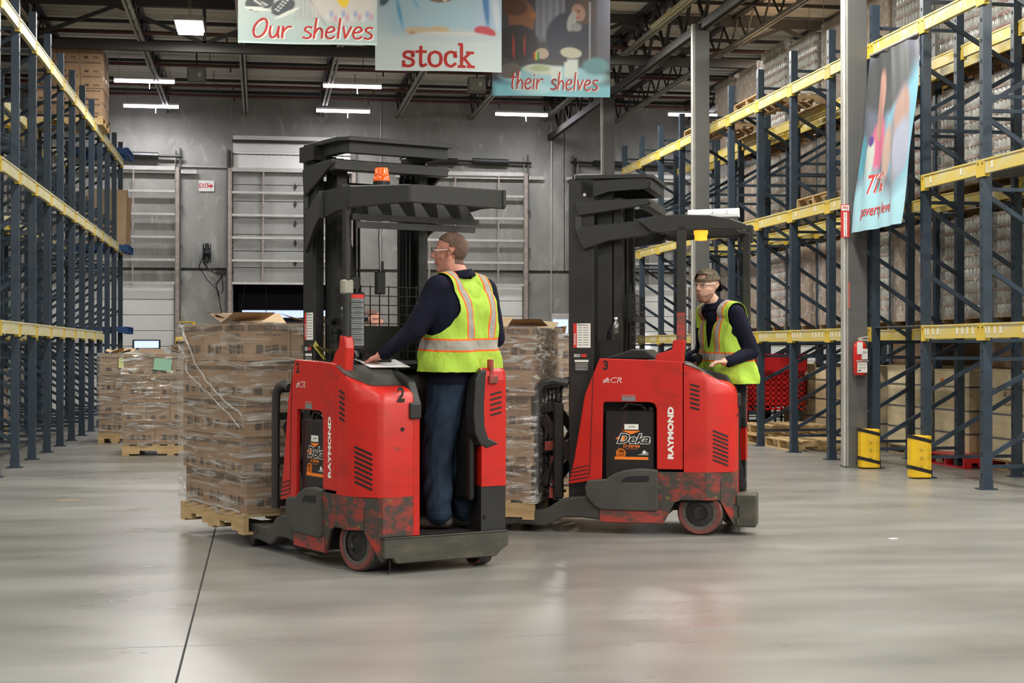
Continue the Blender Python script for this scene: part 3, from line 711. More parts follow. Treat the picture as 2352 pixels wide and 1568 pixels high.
def carton_mesh(lx, ly, lz, mat='cardboard'):
    k = (round(lx, 3), round(ly, 3), round(lz, 3), mat)
    if k not in CART:
        m = MB(); g = .003
        m.box(-lx / 2 + g, lx / 2 - g, -ly / 2 + g, ly / 2 - g, 0.001, lz - .002)
        # proud flap lines and tape along the top and the ends
        m.box(-lx / 2 + g, lx / 2 - g, -.025, .025, lz - .002, lz - .0008, 1)
        for s in (-1, 1):
            x = s * (lx / 2 - g); m.box(min(x, x + s * .0012), max(x, x + s * .0012), -.025, .025, lz * .72, lz - .002, 1)
        CART[k] = m.mesh('carton', [mat, 'tape_tan'])
    return CART[k]
PRNT = {}
def print_mesh(w, d, h, faces, style=0):
    """words printed on a carton (slight thickness off the board). faces: list of 'x+','x-','y+','y-'"""
    k = (round(w, 3), round(d, 3), round(h, 3), tuple(faces), style)
    if k not in PRNT:
        m = MB()
        for f in faces:
            ang = {'x+': 0, 'x-': PI, 'y+': PI / 2, 'y-': -PI / 2}[f]; half = (w if f[0] == 'x' else d) / 2; wid = d if f[0] == 'x' else w
            c = (math.cos(ang) * half, math.sin(ang) * half)
            M = facing(c[0], c[1], 0, ang)
            def T(b, s, x, z, bold=.02, wide=1.0): m.text(b, s, M @ Matrix.Translation((x, z, 0)), 0, bold, 0, wide)
            def Q(x0, x1, z0, z1): m.add([M @ Vector((a, b, 0)) for a, b in ((x0, z0), (x1, z0), (x1, z1), (x0, z1))], [(0, 1, 2, 3)])
            if style == 0:
                T('SCOUTING FOR FOOD', h * .20, 0, h * .86, .03, min(1.0, wid / (h * .20 * 11.6)))
                T('BOY SCOUTS OF AMERICA', h * .06, 0, h * .69, .01)
                for a in (-.12, .10):
                    x = a * wid * 1.6; Q(x - h * .09, x + h * .09, h * .20, h * .42)
                    for q in range(5): Q(x + h * .16, x + h * .32, h * (.22 + .04 * q), h * (.22 + .04 * q + .018))
            elif style == 1:
                Q(-wid * .3, -wid * .12, h * .12, h * .30); T('SCOUTING FOR FOOD', h * .14, 0, h * .8, .03, min(.9, wid * .9 / (h * .14 * 10)))
                Q(wid * .08, wid * .34, h * .14, h * .18); Q(wid * .08, wid * .34, h * .22, h * .26)
        PRNT[k] = m.mesh('printing', 'print_ink')
    return PRNT[k]
def film_shell(parent, x0, x1, y0, y1, z0, z1, mat='stretch_film', seed=0, top=False, amp=.012, name='stretch_wrap'):
    """crumpled film wound round a load, a little proud of the cartons"""
    per = []; n = 14; g = .012
    xs = [x0 - g + (x1 - x0 + 2 * g) * i / n for i in range(n)]; ys_ = [y0 - g + (y1 - y0 + 2 * g) * i / n for i in range(n)]
    per += [(x, y0 - g, 0, -1) for x in xs] + [(x1 + g, y, 1, 0) for y in ys_] + [(x1 + g + x0 - g - x, y1 + g, 0, 1) for x in xs] + [(x0 - g, y1 + g + y0 - g - y, -1, 0) for y in ys_]
    nz = 22; rings = []
    for j in range(nz + 1):
        z = z0 + (z1 - z0) * j / nz; ring = []
        for (x, y, nx, ny) in per:
            d = noise.noise(Vector((x * 2 + seed * 7.3, y * 2 + seed, z * 9))) * amp + abs(noise.noise(Vector((x * 5, y * 5 + seed, z * 26)))) * amp
            ring.append((x + nx * abs(d), y + ny * abs(d), z + (noise.noise(Vector((x * 4, y * 4, seed))) * .02 if j in (0, nz) else 0)))
        rings.append(ring)
    m = MB().loft(rings, cap=False)
    return m.build(name, mat, parent, smooth=False)
def carton_load(label, loc, rz, nx=3, ny=3, nz=5, bx=.4, by=.333, bz=.255, wrap='stretch_film', flaps=0, cat='pallet load', seed=0, style=0, only=None, pm='pallet_wood', group=None,
                name='pallet_load', prints=('x+', 'x-', 'y+', 'y-'), mats=('cardboard', 'cardboard_b'), pallet=True, inset=None, ph=.14):
    r = thing(name, label, cat, loc, rz, group); rnd = random.Random(seed)
    L, W = nx * bx, ny * by
    if pallet: make_pallet(r, L + .02, W + .02, mats=pm)
    z = ph if pallet else 0
    for k in range(nz):
        rot = (k % 2 == 1)
        cells = []
        if not rot: cells = [(-L / 2 + bx * (i + .5), -W / 2 + by * (j + .5), bx, by) for i in range(nx) for j in range(ny)]
        else:
            n2, m2 = max(1, round(L / by)), max(1, round(W / bx)); cells = [(-L / 2 + L / n2 * (i + .5), -W / 2 + W / m2 * (j + .5), L / n2, W / m2) for i in range(n2) for j in range(m2)]
        ox, oy = rnd.uniform(-.012, .012), rnd.uniform(-.012, .012)
        ins = (inset or {}).get(k, 0)
        for (x, y, a, b) in cells:
            if abs(x) < L / 2 - a and abs(y) < W / 2 - b and k < nz - 1: continue
            if only and not only(x, y, k): continue
            mt = mats[rnd.random() < .4]
            s = 1 - ins
            o = link('carton', carton_mesh(a, b, bz, mt), r, (x * s + ox, y * s + oy, z), (0, 0, rnd.uniform(-.006, .006)))
            pf = [f for f in prints if (f == 'x+' and x > L / 2 - a) or (f == 'x-' and x < -L / 2 + a) or (f == 'y+' and y > W / 2 - b) or (f == 'y-' and y < -W / 2 + b)]
            if pf and style >= 0: link('printing', print_mesh(a, b, bz, pf, style if k % 2 == 0 else 1), o)
        z += bz
    if flaps:
        for i in range(flaps):
            x, y = rnd.uniform(-L / 2 + .15, L / 2 - .15), rnd.uniform(-W / 2 + .1, W / 2 - .1)
            m = MB().quad((-.17, -.09, 0), (.17, -.09, .0), (.16, .09, .05 + rnd.random() * .05), (-.16, .09, .04 + rnd.random() * .05)); m.add([(v[0], v[1], v[2] - .004) for v in m.v], [(3, 2, 1, 0)])
            f = m.build('carton_flap', 'cardboard_in' if i % 3 else 'cardboard_dark', r); f.location = (x, y, z + .003); f.rotation_euler = (rnd.uniform(-.15, .1), rnd.uniform(-.1, .1), rnd.choice((0, PI / 2, PI, -PI / 2)) + rnd.uniform(-.2, .2))
    if wrap: film_shell(r, -L / 2 - .012, L / 2 + .012, -W / 2 - .012, W / 2 + .012, ph - .02 if pallet else .0, z + .01, wrap, seed)
    return r

# ================================================================== REACH TRUCKS
def make_truck(label, loc, rz, number, kind, reach=0.0):
    """local axes: +x towards the forks, +y the truck's left flank, origin on the floor below the middle of the rear bumper"""
    T = thing('reach_truck', label, 'forklift', loc, rz)
    H = .5
    # --- red cabinet: two flank plates with the battery window, top cover, sloping front
    flank = [(1.00, 1.287), (1.05, 1.17), (1.11, 1.02), (1.19, .545), (1.235, .36), (.985, .40), (.975, .95), (.965, .967), (.63, .967), (.595, .955), (.580, .92), (.578, .48), (.39, .48), (.39, 1.262), (.60, 1.275)]
    for a_, b_ in ((H - .03, H), (-H, -H + .03)): MB().prism(flank, a_, b_, 'xz').build('flank_panel', 'red_scuffed', T, bevel=.006, seg=2)
    m = MB(); m.prism([(.39, 1.225), (1.02, 1.25), (1.0, 1.285), (.60, 1.273), (.39, 1.260)], -H + .03, H - .03, 'xz'); m.build('top_cover', 'black_plastic', T)
    m = MB(); m.prism([(1.0, 1.285), (1.19, .545), (1.235, .30), (1.20, .30), (1.16, .545), (.97, 1.285)], -.28, .28, 'xz'); m.build('front_panel', 'charcoal', T)
    m = MB()
    for s in (1, -1):
        for q in range(4): m.bar((1.215 - .0 + q * .006, s * (H + .001), .47 - q * .028), (1.08, s * (H + .001), .50 - q * .028), .004, .006)
    m.bar((1.045, H + .001, 1.24), (1.075, H + .001, .42), .003, .004)
    m.build('panel_groove', 'black_decal', T)
    # battery and its bay
    MB().box(.56, 1.0, -H + .05, H - .13, .30, 1.2).build('battery_bay', 'black_matte', T)
    bt = MB().box(.60, .965, H - .13, H - .035, .30, .905).build('battery', 'black_plastic', T, bevel=.008)
    m = MB(); m.box(.61, .64, H - .12, H - .03, .90, .93); m.tube([(.66, H - .06, .905), (.70, H - .05, .95), (.80, H - .05, .96), (.86, H - .06, .90)], .014, 6); m.build('battery_cable', 'hose_black', bt)
    X0 = .77; fy = H - .034
    def tm(x, z, rot=0.0, y=fy): return Matrix.Translation((x, y, z)) @ FACE_Y @ Matrix.Rotation(rot, 4, 'Z')
    lb = MB(); 
    lb.box(X0 - .125, X0 + .125, fy - .002, fy, .545, .565, 0)                    # orange strip
    lb.add([(X0 - .07, fy, .757), (X0 + .07, fy, .757), (X0, fy, .730)], [(0, 1, 2)], 0)
    lb.text('D-Series', .036, tm(X0, .645), 0, .015, .2)
    lb.lathe([(.036, -.001), (.036, 0.001), (.030, .001), (.030, -.001)], (X0 + .078, fy, .59), 20, 'y', 0)
    lb.text('QUALITY', .016, tm(X0 + .078, .59), 0, .02, .2)
    lb.text('Reliable and Dependable', .009, tm(X0, .624), 0)
    lb.add([(X0 + .118, fy + .0006, .697), (X0 + .085, fy + .0006, .720), (X0 + .045, fy + .0006, .712), (X0 + .055, fy + .0006, .680)], [(0, 1, 2, 3)], 0)
    lb.build('battery_print', 'orange_decal', bt)
    lb = MB(); lb.box(X0 - .052, X0 + .052, fy - .001, fy + .0005, .765, .805)
    for q in range(3): lb.box(X0 - .125, X0 - .05 - q * .02, fy, fy + .0003, .58 + q * .008, .583 + q * .008)
    lb.text('Deka', .098, tm(X0 - .01, .695, y=fy + .0008), 0, .065, .35, 1.15); lb.lathe([(.014, 0), (.014, .001), (.0, .001)], (X0 - .095, fy, .60), 8, 'y')
    lb.build('battery_print', 'white_decal', bt)
    MB().text('Deka', .098, tm(X0 - .01, .695, y=fy + .0016), 0, .02, .35, 1.15).text('BATTERY', .012, tm(X0 - .005, .785, y=fy + .001), 0, .02).build('battery_print', 'black_decal', bt)
    # lettering on the left flank
    d = MB(); y = H + .0015
    d.text('RAYMOND', .056, Matrix.Translation((.475, y, .745)) @ FACE_Y @ Matrix.Rotation(PI / 2, 4, 'Z'), 0, .05, 0, 1.36)
    d.build('maker_lettering', 'white_decal', T)
    d = MB(); d.text('ACR', .058, tm(.905, 1.125, 0, y), 0, .0, .25, 1.2)
    for q in range(3): d.bar((.975, y, 1.108 + q * .01), (.94 - q * .01, y, 1.114 + q * .01), .003, .003)
    d.build('model_lettering', 'white_decal', T)
    MB().text('ACR', .050, tm(.905, 1.125, 0, y + .001), 0, -.028, .25, 1.3).build('model_lettering', 'red_decal', T)
    MB().text(number, .092, tm(.955, 1.232, 0, y), 0, .03).build('fleet_number', 'black_decal', T)
    m = MB().box(.735, .835, H, H + .002, .975, .985 + .02); m.build('warning_label', 'grey_decal', T); MB().box(.735, .835, H, H + .002, 1.007, 1.022).build('warning_label', 'tray_red', T)
    # --- drive pod at the rear left: side, chamfer, rear face, sloping shoulder
    pod = [(.382, H), (.225, H), (.19, H - .012), (.05, .40), (.025, .365), (.02, .34), (.02, .16), (.035, .145), (.382, .145)]
    def ring(z, f):
        return [(x + f(x)[0] * 0 + max(0, (.06 - x)) * f(x)[1] * 0 + x * 0, y_, z) for x, y_ in pod]
    rings = [[(x, yy, .462) for x, yy in pod], [(x, yy, 1.02) for x, yy in pod]]
    def shoulder(t):   # t 0..1 upward: the rear edge rolls forward
        out = []
        for x, yy in pod:
            xx = x + (0 if x > .3 else (1 - x / .3) * .16 * t * t)
            zt = 1.02 + (1.245 - 1.02) * (.45 + .55 * min(1, x / .36)) * math.sin(t * PI / 2) * 1.0
            out.append((xx, yy, zt))
        return out
    rings += [shoulder(.35), shoulder(.65), shoulder(.88), shoulder(1.0)]
    pd = MB().loft(rings).build('drive_pod', 'red_scuffed', T, smooth=True)
    top = shoulder(1.0); cm = [(sum(v[0] for v in top) / len(top)), (sum(v[1] for v in top) / len(top))]
    lo = [(x, yy, z + .001) for x, yy, z in top]; up = [(cm[0] + (x - cm[0]) * 1.02, cm[1] + (yy - cm[1]) * 1.015, z + .008) for x, yy, z in top]
    up2 = [(cm[0] + (x - cm[0]) * .9, cm[1] + (yy - cm[1]) * .9, z + .010) for x, yy, z in top]
    MB().loft([lo, up, up2]).build('console_top', 'plastic_grey', pd, smooth=True)
    vents = MB()
    for q in range(6):
        z = 1.10 - q * .033; vents.bar((.335, H + .001, z), (.268, H + .001, z - .018), .006, .012)
    ca, cb = Vector((.19, H - .012, 0)), Vector((.05, .40, 0)); dd = cb - ca
    nrm = Vector((-.6, .8, 0)); nrm = Vector((dd.y, -dd.x, 0)).normalized(); nrm = nrm if nrm.y > 0 else -nrm
    for q in range(8):
        z = .765 - q * .030; p = ca + dd * .12 + nrm * .002; r_ = ca + dd * .86 + nrm * .002
        vents.bar((p.x, p.y, z), (r_.x, r_.y, z - .045), .006, .011)
    vents.build('vent_slot', 'black_decal', pd)
    MB().text(number, .120, facing(.018, .245, 1.075, PI), 0, .035, 0, .85).build('fleet_number', 'black_decal', pd)
    MB().lathe([(.012, 0), (.012, -.006), (.004, -.006)], (.02, .235, .87), 10, 'x').build('lock', 'black_plastic', pd)
    m = MB(); m.box(.04, .38, .115, .145, .21, 1.02); m.box(.018, .05, .115, .162, .21, 1.0); m.build('compartment_wall', 'red_paint', T, bevel=.004)
    m = MB(); m.prism([(.02, 1.02), (.10, 1.16), (.38, 1.24), (.38, 1.10), (.06, .93)], .10, .16, 'xz'); m.box(.0, .06, .11, .19, .93, 1.03); m.build('edge_pad', 'charcoal', T, bevel=.012, seg=2)
    # --- rear right pod with the backrest pad
    rr = [(.0, -H + .03), (.02, -H), (.60, -H), (.60, -.40), (.10, -.34), (.0, -.31)]
    q = MB().loft([[(x, yy, .50) for x, yy in rr], [(x, yy, 1.16) for x, yy in rr], [(x + .01, yy, 1.215) for x, yy in rr], [(x + .03 if x < .3 else x - .02, yy + (.01 if yy < -.4 else -.01), 1.235) for x, yy in rr]])
    q.build('rear_pod', 'red_scuffed', T)
    MB().loft([[(x + .005, yy * 1.0, .21) for x, yy in rr], [(x + .005, yy, .50) for x, yy in rr]]).build('rear_pod_base', 'charcoal', T)
    m = MB(); m.box(-.004, .0, -.345, -.325, .30, .325); m.build('latch', 'black_matte', T)
    m = MB()
    for k in range(5): z = 1.07 - k * .032; m.bar((-.001, -.375, z), (-.001, -.455, z + .018), .006, .010)
    m.build('vent_slot', 'black_decal', T)
    # curved dark backrest pad wrapping the inner corner, with its pointed lower tip
    prof = [(-.345, 1.23), (-.30, 1.22), (-.265, 1.16), (-.25, .95), (-.262, .83), (-.30, .76), (-.345, .735), (-.44, .765), (-.36, .80), (-.333, .87), (-.328, 1.0), (-.335, 1.12)]
    MB().prism(prof, -.006, .10, 'yz').build('backrest_pad', 'charcoal', T, bevel=.01, seg=2)
    MB().box(.08, .62, -.33, -.27, .40, 1.15).build('side_pad', 'black_plastic', T, bevel=.03, seg=2)
    MB().box(.56, .62, -.40, .14, .22, 1.22).build('front_bulkhead', 'black_matte', T)
    m = MB(); m.box(.0, .045, -.40, -.375, 1.17, 1.29); m.box(-.02, .03, -.42, -.36, 1.14, 1.19); m.build('pod_bracket', 'skirt_red', T, bevel=.004)
    # --- operator console
    m = MB(); m.prism([(.38, 1.18), (.60, 1.24), (.62, 1.20), (.62, 1.0), (.50, .95), (.38, 1.12)], -.36, .12, 'xz'); m.build('console', 'plastic_grey', T, bevel=.02, seg=2)
    m = MB(); m.tube([(.42, -.15, 1.19), (.40, -.15, 1.27), (.36, -.12, 1.30), (.34, -.05, 1.28)], .02, 8); m.lathe([(.0, 0), (.04, .0), (.045, .04), (.02, .06), (0, .06)], (.35, -.1, 1.26), 12); m.build('control_handle', 'black_plastic', T, smooth=True)
    # --- lower skirt: side, chamfer, front cover
    side = [(0, .462), (0, .25), (.13, .10), (.14, .08), (.78, .08), (.78, .19), (.30, .19), (.30, .462)]
    m = MB(); L1 = 1.0 - .215
    sk = [(.215, .462), (.215, .262), (.40, .262), (.45, .24), (.53, .085), (1.0, .085), (1.0, .185), (.58, .195), (.58, .462)]
    m.prism(sk, H - .012, H + .006, 'xz')
    m.plate((.02, .365), (.215, H + .006), [(0, .462), (0, .08), (.06, .075), (.55, .262), (1, .262), (1, .462)], -.018)
    m.plate((.02, .145), (.02, .365), [(0, .462), (0, .24), (1, .08), (1, .462)], -.012)
    m.box(.99, 1.0, -H, H, .085, .30); m.box(.22, 1.0, -H - .006, -H + .012, .085, .48)
    m.build('skirt', 'skirt_worn', T)
    MB().box(.535, .998, H + .0062, H + .011, .088, .180).build('skirt_plate', 'skirt_red', T, bevel=.003)
    m = MB(); m.box(.02, .56, -.30, .145, .16, .205); m.box(.56, 1.0, -H + .02, H - .03, .10, .30); m.build('floor_frame', 'charcoal', T)
    MB().box(.02, .56, -.30, .115, .205, .222).build('floor_mat', 'black_matte', T)
    # dark plastic front cover with the moulded recess
    cv = [(.57, .478), (.70, .485), (.82, .470), (.90, .44), (.95, .405), (1.09, .392), (1.11, .34), (1.10, .27), (1.03, .195), (.98, .175), (.58, .172), (.565, .19)]
    c_ = MB().prism(cv, H - .03, H + .022, 'xz').build('battery_cover', 'plastic_grey', T, bevel=.012, seg=2)
    MB().prism([(.63, .435), (.80, .425), (.845, .385), (.66, .388), (.635, .395)], H + .0215, H + .024, 'xz').build('hand_recess', 'black_matte', c_)
    # rear bumper
    m = MB()
    m.plate((-.015, -H), (-.015, .375), [(0, .225), (0, .13), (.06, .10), (.10, .065), (.90, .065), (.93, .10), (1, .10), (1, .225)] if kind == 2 else [(0, .225), (0, .135), (.10, .10), (.14, .07), (.60, .07), (.88, .10), (1, .12), (1, .225)], -.05)
    m.box(-.015, .05, -H, .375, .205, .225)
    m.build('rear_bumper', 'bumper_metal', T, bevel=.006)
    if kind == 3:
        MB().box(-.13, .02, .10 + .06, .375, .06, .30).build('bumper_block', 'bumper_metal', T, bevel=.01)
    # --- wheels
    def wheel(c, r, w_, yaw, nm, tread='tyre_tread'):
        W_ = bpy.data.objects.new(nm, None); COL.objects.link(W_); W_.parent = T; W_.location = c; W_.rotation_euler = (0, 0, yaw)
        MB().lathe([(r * .62, -w_ / 2), (r * .9, -w_ / 2 - .004), (r, -w_ / 2 + .012), (r, w_ / 2 - .012), (r * .9, w_ / 2 + .004), (r * .62, w_ / 2)], (0, 0, 0), 36, 'y', 0, False).build('tyre', [tread], W_, smooth=True)
        m = MB(); 
        for s in (-1, 1): m.lathe([(r * .76, s * (w_ / 2 + .003)), (r * .93, s * (w_ / 2 + .0055)), (r * .97, s * (w_ / 2 - .004))], (0, 0, 0), 36, 'y', 0, False)
        m.build('tyre_side', 'tyre_red', W_, smooth=True)
        MB().lathe([(0, -w_ / 2 + .02), (r * .30, -w_ / 2 + .015), (r * .35, -w_ / 2 - .0), (r * .68, -w_ / 2 + .01), (r * .70, w_ / 2 - .01), (r * .35, w_ / 2), (r * .30, w_ / 2 - .015), (0, w_ / 2 - .02)], (0, 0, 0), 28, 'y').build('hub', 'rail_grease', W_, smooth=True)
    wheel((.27, .355, .165), .165, .15, math.radians(14 if kind == 2 else -4), 'drive_wheel')
    wheel((.12, -.36, .075), .075, .10, .25, 'caster_wheel', 'black_plastic')
    MB().box(.05, .20, -.42, -.30, .12, .16).build('caster_fork', 'charcoal', T)
    MB().box(.12, .42, .20, .44, .24, .40).build('drive_unit', 'black_matte', T)
    for s in (1,): MB().tube([(.0, .33, .09), (-.0, .33, .03), (.01, .34, .004)], .004, 5).build('ground_strap', 'hose_black', T)
    # --- straddle legs
    leg = [(.98, .30), (1.10, .275), (1.22, .262), (1.30, .24), (1.40, .175), (1.46, .160), (1.84, .160), (1.95, .14), (1.965, .10), (1.93, .055), (1.70, .048), (1.62, .06), (1.42, .045), (1.36, .065), (1.28, .11), (1.14, .115), (.98, .10)]
    for s in (1, -1):
        a, b = (H - .13, H) if s > 0 else (-H, -H + .13)
        lg = MB().prism(leg, a, b, 'xz').build('straddle_leg', 'plastic_grey', T, bevel=.012, seg=2)
        MB().lathe([(0, a + .01), (.048, a + .01), (.048, b - .01), (0, b - .01)], (1.74, 0, .05), 16, 'y').build('load_wheel', 'black_plastic', lg)
        m = MB()
        for xx in (1.62, 1.72): m.lathe([(.009, b), (.009, b + .002), (0, b + .002)], (xx, 0, .115), 8, 'y')
        m.box(1.80, 1.96, b, b + .0015, .075, .078); m.box(1.80, 1.803, b, b + .0015, .075, .14)
        m.build('bolt', 'black_matte', lg)
    # --- mast
    ms = bpy.data.objects.new('mast', None); COL.objects.link(ms); ms.parent = T; ms.empty_display_size = .1; ms.location = (0, -.07, .05) if kind == 2 else (0, 0, 0)
    for s in (1, -1):
        y0, y1 = (.335, .40) if s > 0 else (-.40, -.335)
        MB().box(1.06, 1.25, y0, y1, .16, 2.62).build('outer_rail', 'charcoal', ms, bevel=.006)
        ya, yb = (.25, .325) if s > 0 else (-.325, -.25)
        MB().box(.93, 1.05, ya, yb, .20, 2.55).build('inner_rail', 'charcoal', ms, bevel=.005)
        MB().box(.86, .925, ya + .01 * s, yb + .012 * s, .20, 2.48).build('inner_rail', 'rail_grease', ms, bevel=.005)
        MB().tube([(.99, s * .215, .25), (.99, s * .215, 2.45)], .028, 12).build('lift_cylinder', 'hose_black', ms, smooth=True)
        MB().tube([(1.14, s * .27, .3), (1.14, s * .27, 2.3)], .018, 8).build('lift_cylinder', 'rail_grease', ms, smooth=True)
        m = MB(); z = .3
        m.box(1.02, 1.03, s * .225 - .012, s * .225 + .012, .3, 2.5)
        m.build('lift_chain', 'steel_dark', ms)
        m = MB(); 
        for k, (dx, dy) in enumerate(((0, 0), (.0, -.028), (.03, -.01))): m.tube([(.90 + dx, s * .19 + dy, 2.35), (.90 + dx, s * .185 + dy, 1.6), (.92 + dx, s * .18 + dy, 1.1), (.98, s * .15 + dy, .8)], .010, 6)
        m.build('hose', 'hose_black', ms)
    MB().box(1.08, 1.14, -.335, .335, .30, .45).build('mast_tie', 'charcoal', ms); MB().box(1.14, 1.2, -.335, .335, 2.36, 2.42).build('mast_tie', 'charcoal', ms)
    # rounded junction pod with round knob on the outer rail
    m = MB(); m.box(1.15, 1.20, .40, .415, 2.20, 2.36); m.lathe([(.0, .415), (.012, .415), (.012, .42), (0, .42)], (1.175, 0, 2.24), 8, 'y'); m.build('rail_boss', 'charcoal_lit', ms, bevel=.01)
    m = MB(); m.box(1.02, 1.12, .40, .43, .84, .96); m.build('roller_bracket', 'rail_grease', ms, bevel=.015); MB().lathe([(.035, .43), (.035, .445), (.015, .447), (0, .44)], (1.065, 0, .905), 14, 'y').build('roller', 'black_plastic', ms)
    # yokes: two rearward U-shaped crossheads
    def yoke(z0, z1, xr, droop, nm, y=.40, bar=.05, mat='guard_metal'):
        m = MB()
        for s in (1, -1):
            a, b = (y, y + .03) if s > 0 else (-y - .03, -y)
            m.prism([(1.20, z1 - .03), (1.14, z1 - .005), (xr, z1), (xr - .015, z1 - .03), (xr + .03, z0 + .02), (.95, z0 - droop * .4), (1.18, z0 - droop)], a, b, 'xz')
        m.box(xr - .01, xr + .07, -y - .02, y + .02, z1 - .07, z1)
        m.build(nm, mat, ms, bevel=.006)
    if kind == 2:
        yoke(2.46, 2.52, .74, .15, 'mast_yoke')
        m = MB(); m.prism([(1.20, .42), (.70, .42), (.64, .36), (.64, -.40), (1.20, -.42)][::1], 2.63, 2.66, 'xy'); m.build('mast_crown', 'skirt_red', ms, bevel=.004).material_slots[0].material = M_('guard_metal')
        m = MB(); m.prism([(1.15, .38), (.72, .38), (.67, .34), (.67, -.38), (1.15, -.38), (1.15, -.33), (.74, -.33), (.74, .33), (1.15, .33)], 2.56, 2.63, 'xy'); m.build('mast_crown_frame', 'charcoal', ms)
        m = MB(); m.box(1.0, 1.22, .36, .44, 2.54, 2.64); m.box(.95, 1.05, .30, .38, 2.45, 2.56); m.build('crown_bracket', 'rail_grease', ms); m = MB(); m.box(.95, 1.05, -.38, -.30, 2.45, 2.56); m.build('crown_bracket', 'rail_grease', ms, bevel=.01)
    else:
        yoke(2.39, 2.46, .64, .05, 'mast_yoke', y=.40)
        m = MB(); m.prism([(1.20, .41), (.66, .41), (.62, .37), (.62, -.39), (1.20, -.41)], 2.615, 2.645, 'xy'); m.build('mast_crown', 'guard_metal', ms, bevel=.004)
        m = MB(); m.prism([(1.16, 2.60), (.68, 2.615), (.64, 2.60), (.66, 2.54), (.95, 2.52), (1.10, 2.47), (1.15, 2.50)], .37, .40, 'xz'); m.prism([(1.16, 2.60), (.68, 2.615), (.64, 2.60), (.66, 2.54), (.95, 2.52), (1.10, 2.47), (1.15, 2.50)], -.40, -.37, 'xz'); m.box(.64, .70, -.38, .38, 2.54, 2.61); m.build('mast_crown_frame', 'charcoal', ms)
        MB().lathe([(0, .40), (.012, .40), (.012, .404), (0, .404)], (1.13, 0, 2.50), 10, 'y').build('pin', 'aluminium', ms)
    # decals on the outer rail
    y = .402
    pl = MB().box(1.09 - .005, 1.22 - .005, y, y + .001, 1.365, 1.545).build('capacity_plate', 'white_decal', ms); 
    if kind == 3: pass
    m = MB().box(1.188, 1.215, y + .0012, y + .002, 1.365, 1.545); m.build('plate_band', 'red_decal', pl)
    m = MB()
    for q in range(9): m.box(1.10, 1.14, y + .0012, y + .0018, 1.385 + q * .018, 1.388 + q * .018); m.box(1.15, 1.178, y + .0012, y + .0018, 1.385 + q * .018, 1.388 + q * .018)
    m.text('Maximum', .014, Matrix.Translation((1.155, y + .002, 1.535)) @ FACE_Y); m.build('lettering', 'black_decal', pl)
    MB().text('RAYMOND', .017, Matrix.Translation((1.202, y + .003, 1.43)) @ FACE_Y @ Matrix.Rotation(PI / 2, 4, 'Z'), 0, .03).build('lettering', 'white_decal', pl)
    pl = MB().box(1.095, 1.21, y, y + .001, 1.18, 1.34).build('data_plate', 'black_decal', ms)
    m = MB().text('ISO', .032, Matrix.Translation((1.185, y + .002, 1.305)) @ FACE_Y, 0, .03); m.box(1.10, 1.205, y + .001, y + .0018, 1.258, 1.275)
    for q in range(5): m.box(1.105, 1.20, y + .001, y + .0015, 1.20 + q * .011, 1.203 + q * .011)
    m.build('lettering', 'white_decal', pl); MB().box(1.115, 1.155, y + .001, y + .002, 1.295, 1.318).build('plate_band', 'red_decal', pl)
    # --- load backrest, carriage and forks
    cr = bpy.data.objects.new('carriage', None); COL.objects.link(cr); cr.parent = T; cr.location = (reach, 0, 0)
    for s in (1, -1):
        yy = s * .42
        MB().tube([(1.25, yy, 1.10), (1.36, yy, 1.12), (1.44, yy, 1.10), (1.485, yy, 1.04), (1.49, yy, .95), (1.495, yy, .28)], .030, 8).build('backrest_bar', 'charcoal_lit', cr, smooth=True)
        MB().box(1.30, 1.37, s * .36 - .03, s * .36 + .03, .24, .95).build('backrest_bar', 'charcoal', cr, bevel=.01)
        m = MB(); m.bar((1.10, yy * .85, .35), (1.46, yy * .85, .85), .03, .07); m.bar((1.10, yy * .8, .85), (1.46, yy * .8, .35), .03, .07); m.build('reach_scissor', 'rail_grease', cr)
        fk = MB().prism([(1.49, .62), (1.535, .62), (1.535, .125), (2.55, .105), (2.56, .095), (1.50, .085), (1.49, .10)], s * .24 - .05, s * .24 + .05, 'xz').build('fork', 'rail_grease', cr)
    m = MB()
    for z in (.90, .60, .32): m.bar((1.47, -.42, z), (1.47, .42, z), .035, .05)
    m.build('backrest_rail', 'rail_grease', cr)
    m = MB()
    for yy in (-.2, -.05, .1, .25): m.bar((1.47, yy, .32), (1.47, yy, 1.08), .02, .02)
    m.bar((1.47, -.42, 1.08), (1.47, .42, 1.08), .04, .04); m.build('backrest_rail', 'charcoal', cr)
    m = MB(); m.bar((1.38, .30, .55), (1.38, .36, .24), .03, .05); m.box(1.36, 1.44, .2, .36, .60, .66); m.build('red_stop', 'skirt_red', cr)
    m = MB(); m.tube([(1.25, .36, .75), (1.36, .36, .55), (1.40, .36, .35), (1.34, .36, .28), (1.28, .36, .30)], .012, 6); m.tube([(1.2, .1, .8), (1.4, .1, .6), (1.44, .2, .3)], .014, 6); m.build('hose', 'hose_black', cr)
    # --- overhead guard
    g = bpy.data.objects.new('overhead_guard', None); COL.objects.link(g); g.parent = T
    if kind == 2:
        zt_, zb_ = 2.35, 2.22
        MB().prism([(.64, zt_), (.27, zt_), (.27, zb_), (.45, zb_ - .01), (.64, 2.18)], .445, .47, 'xz').build('guard_arm', 'guard_metal', g)
        MB().plate((.64, .47), (1.12, .345), [(0, zt_), (0, 2.18), (.3, 2.14), (.65, 2.07), (1, 1.99), (1, 2.23), (.5, 2.30)], .025).build('guard_arm', 'guard_metal', g)
        MB().prism([(1.12, 2.22), (.90, 2.28), (.62, zt_ - .01), (-.02, zt_), (-.02, 2.24), (.28, 2.25), (.55, 2.23), (.80, 2.18), (.95, 2.13), (1.12, 2.05)], -.48, -.455, 'xz').build('guard_arm', 'guard_metal', g, bevel=.004)
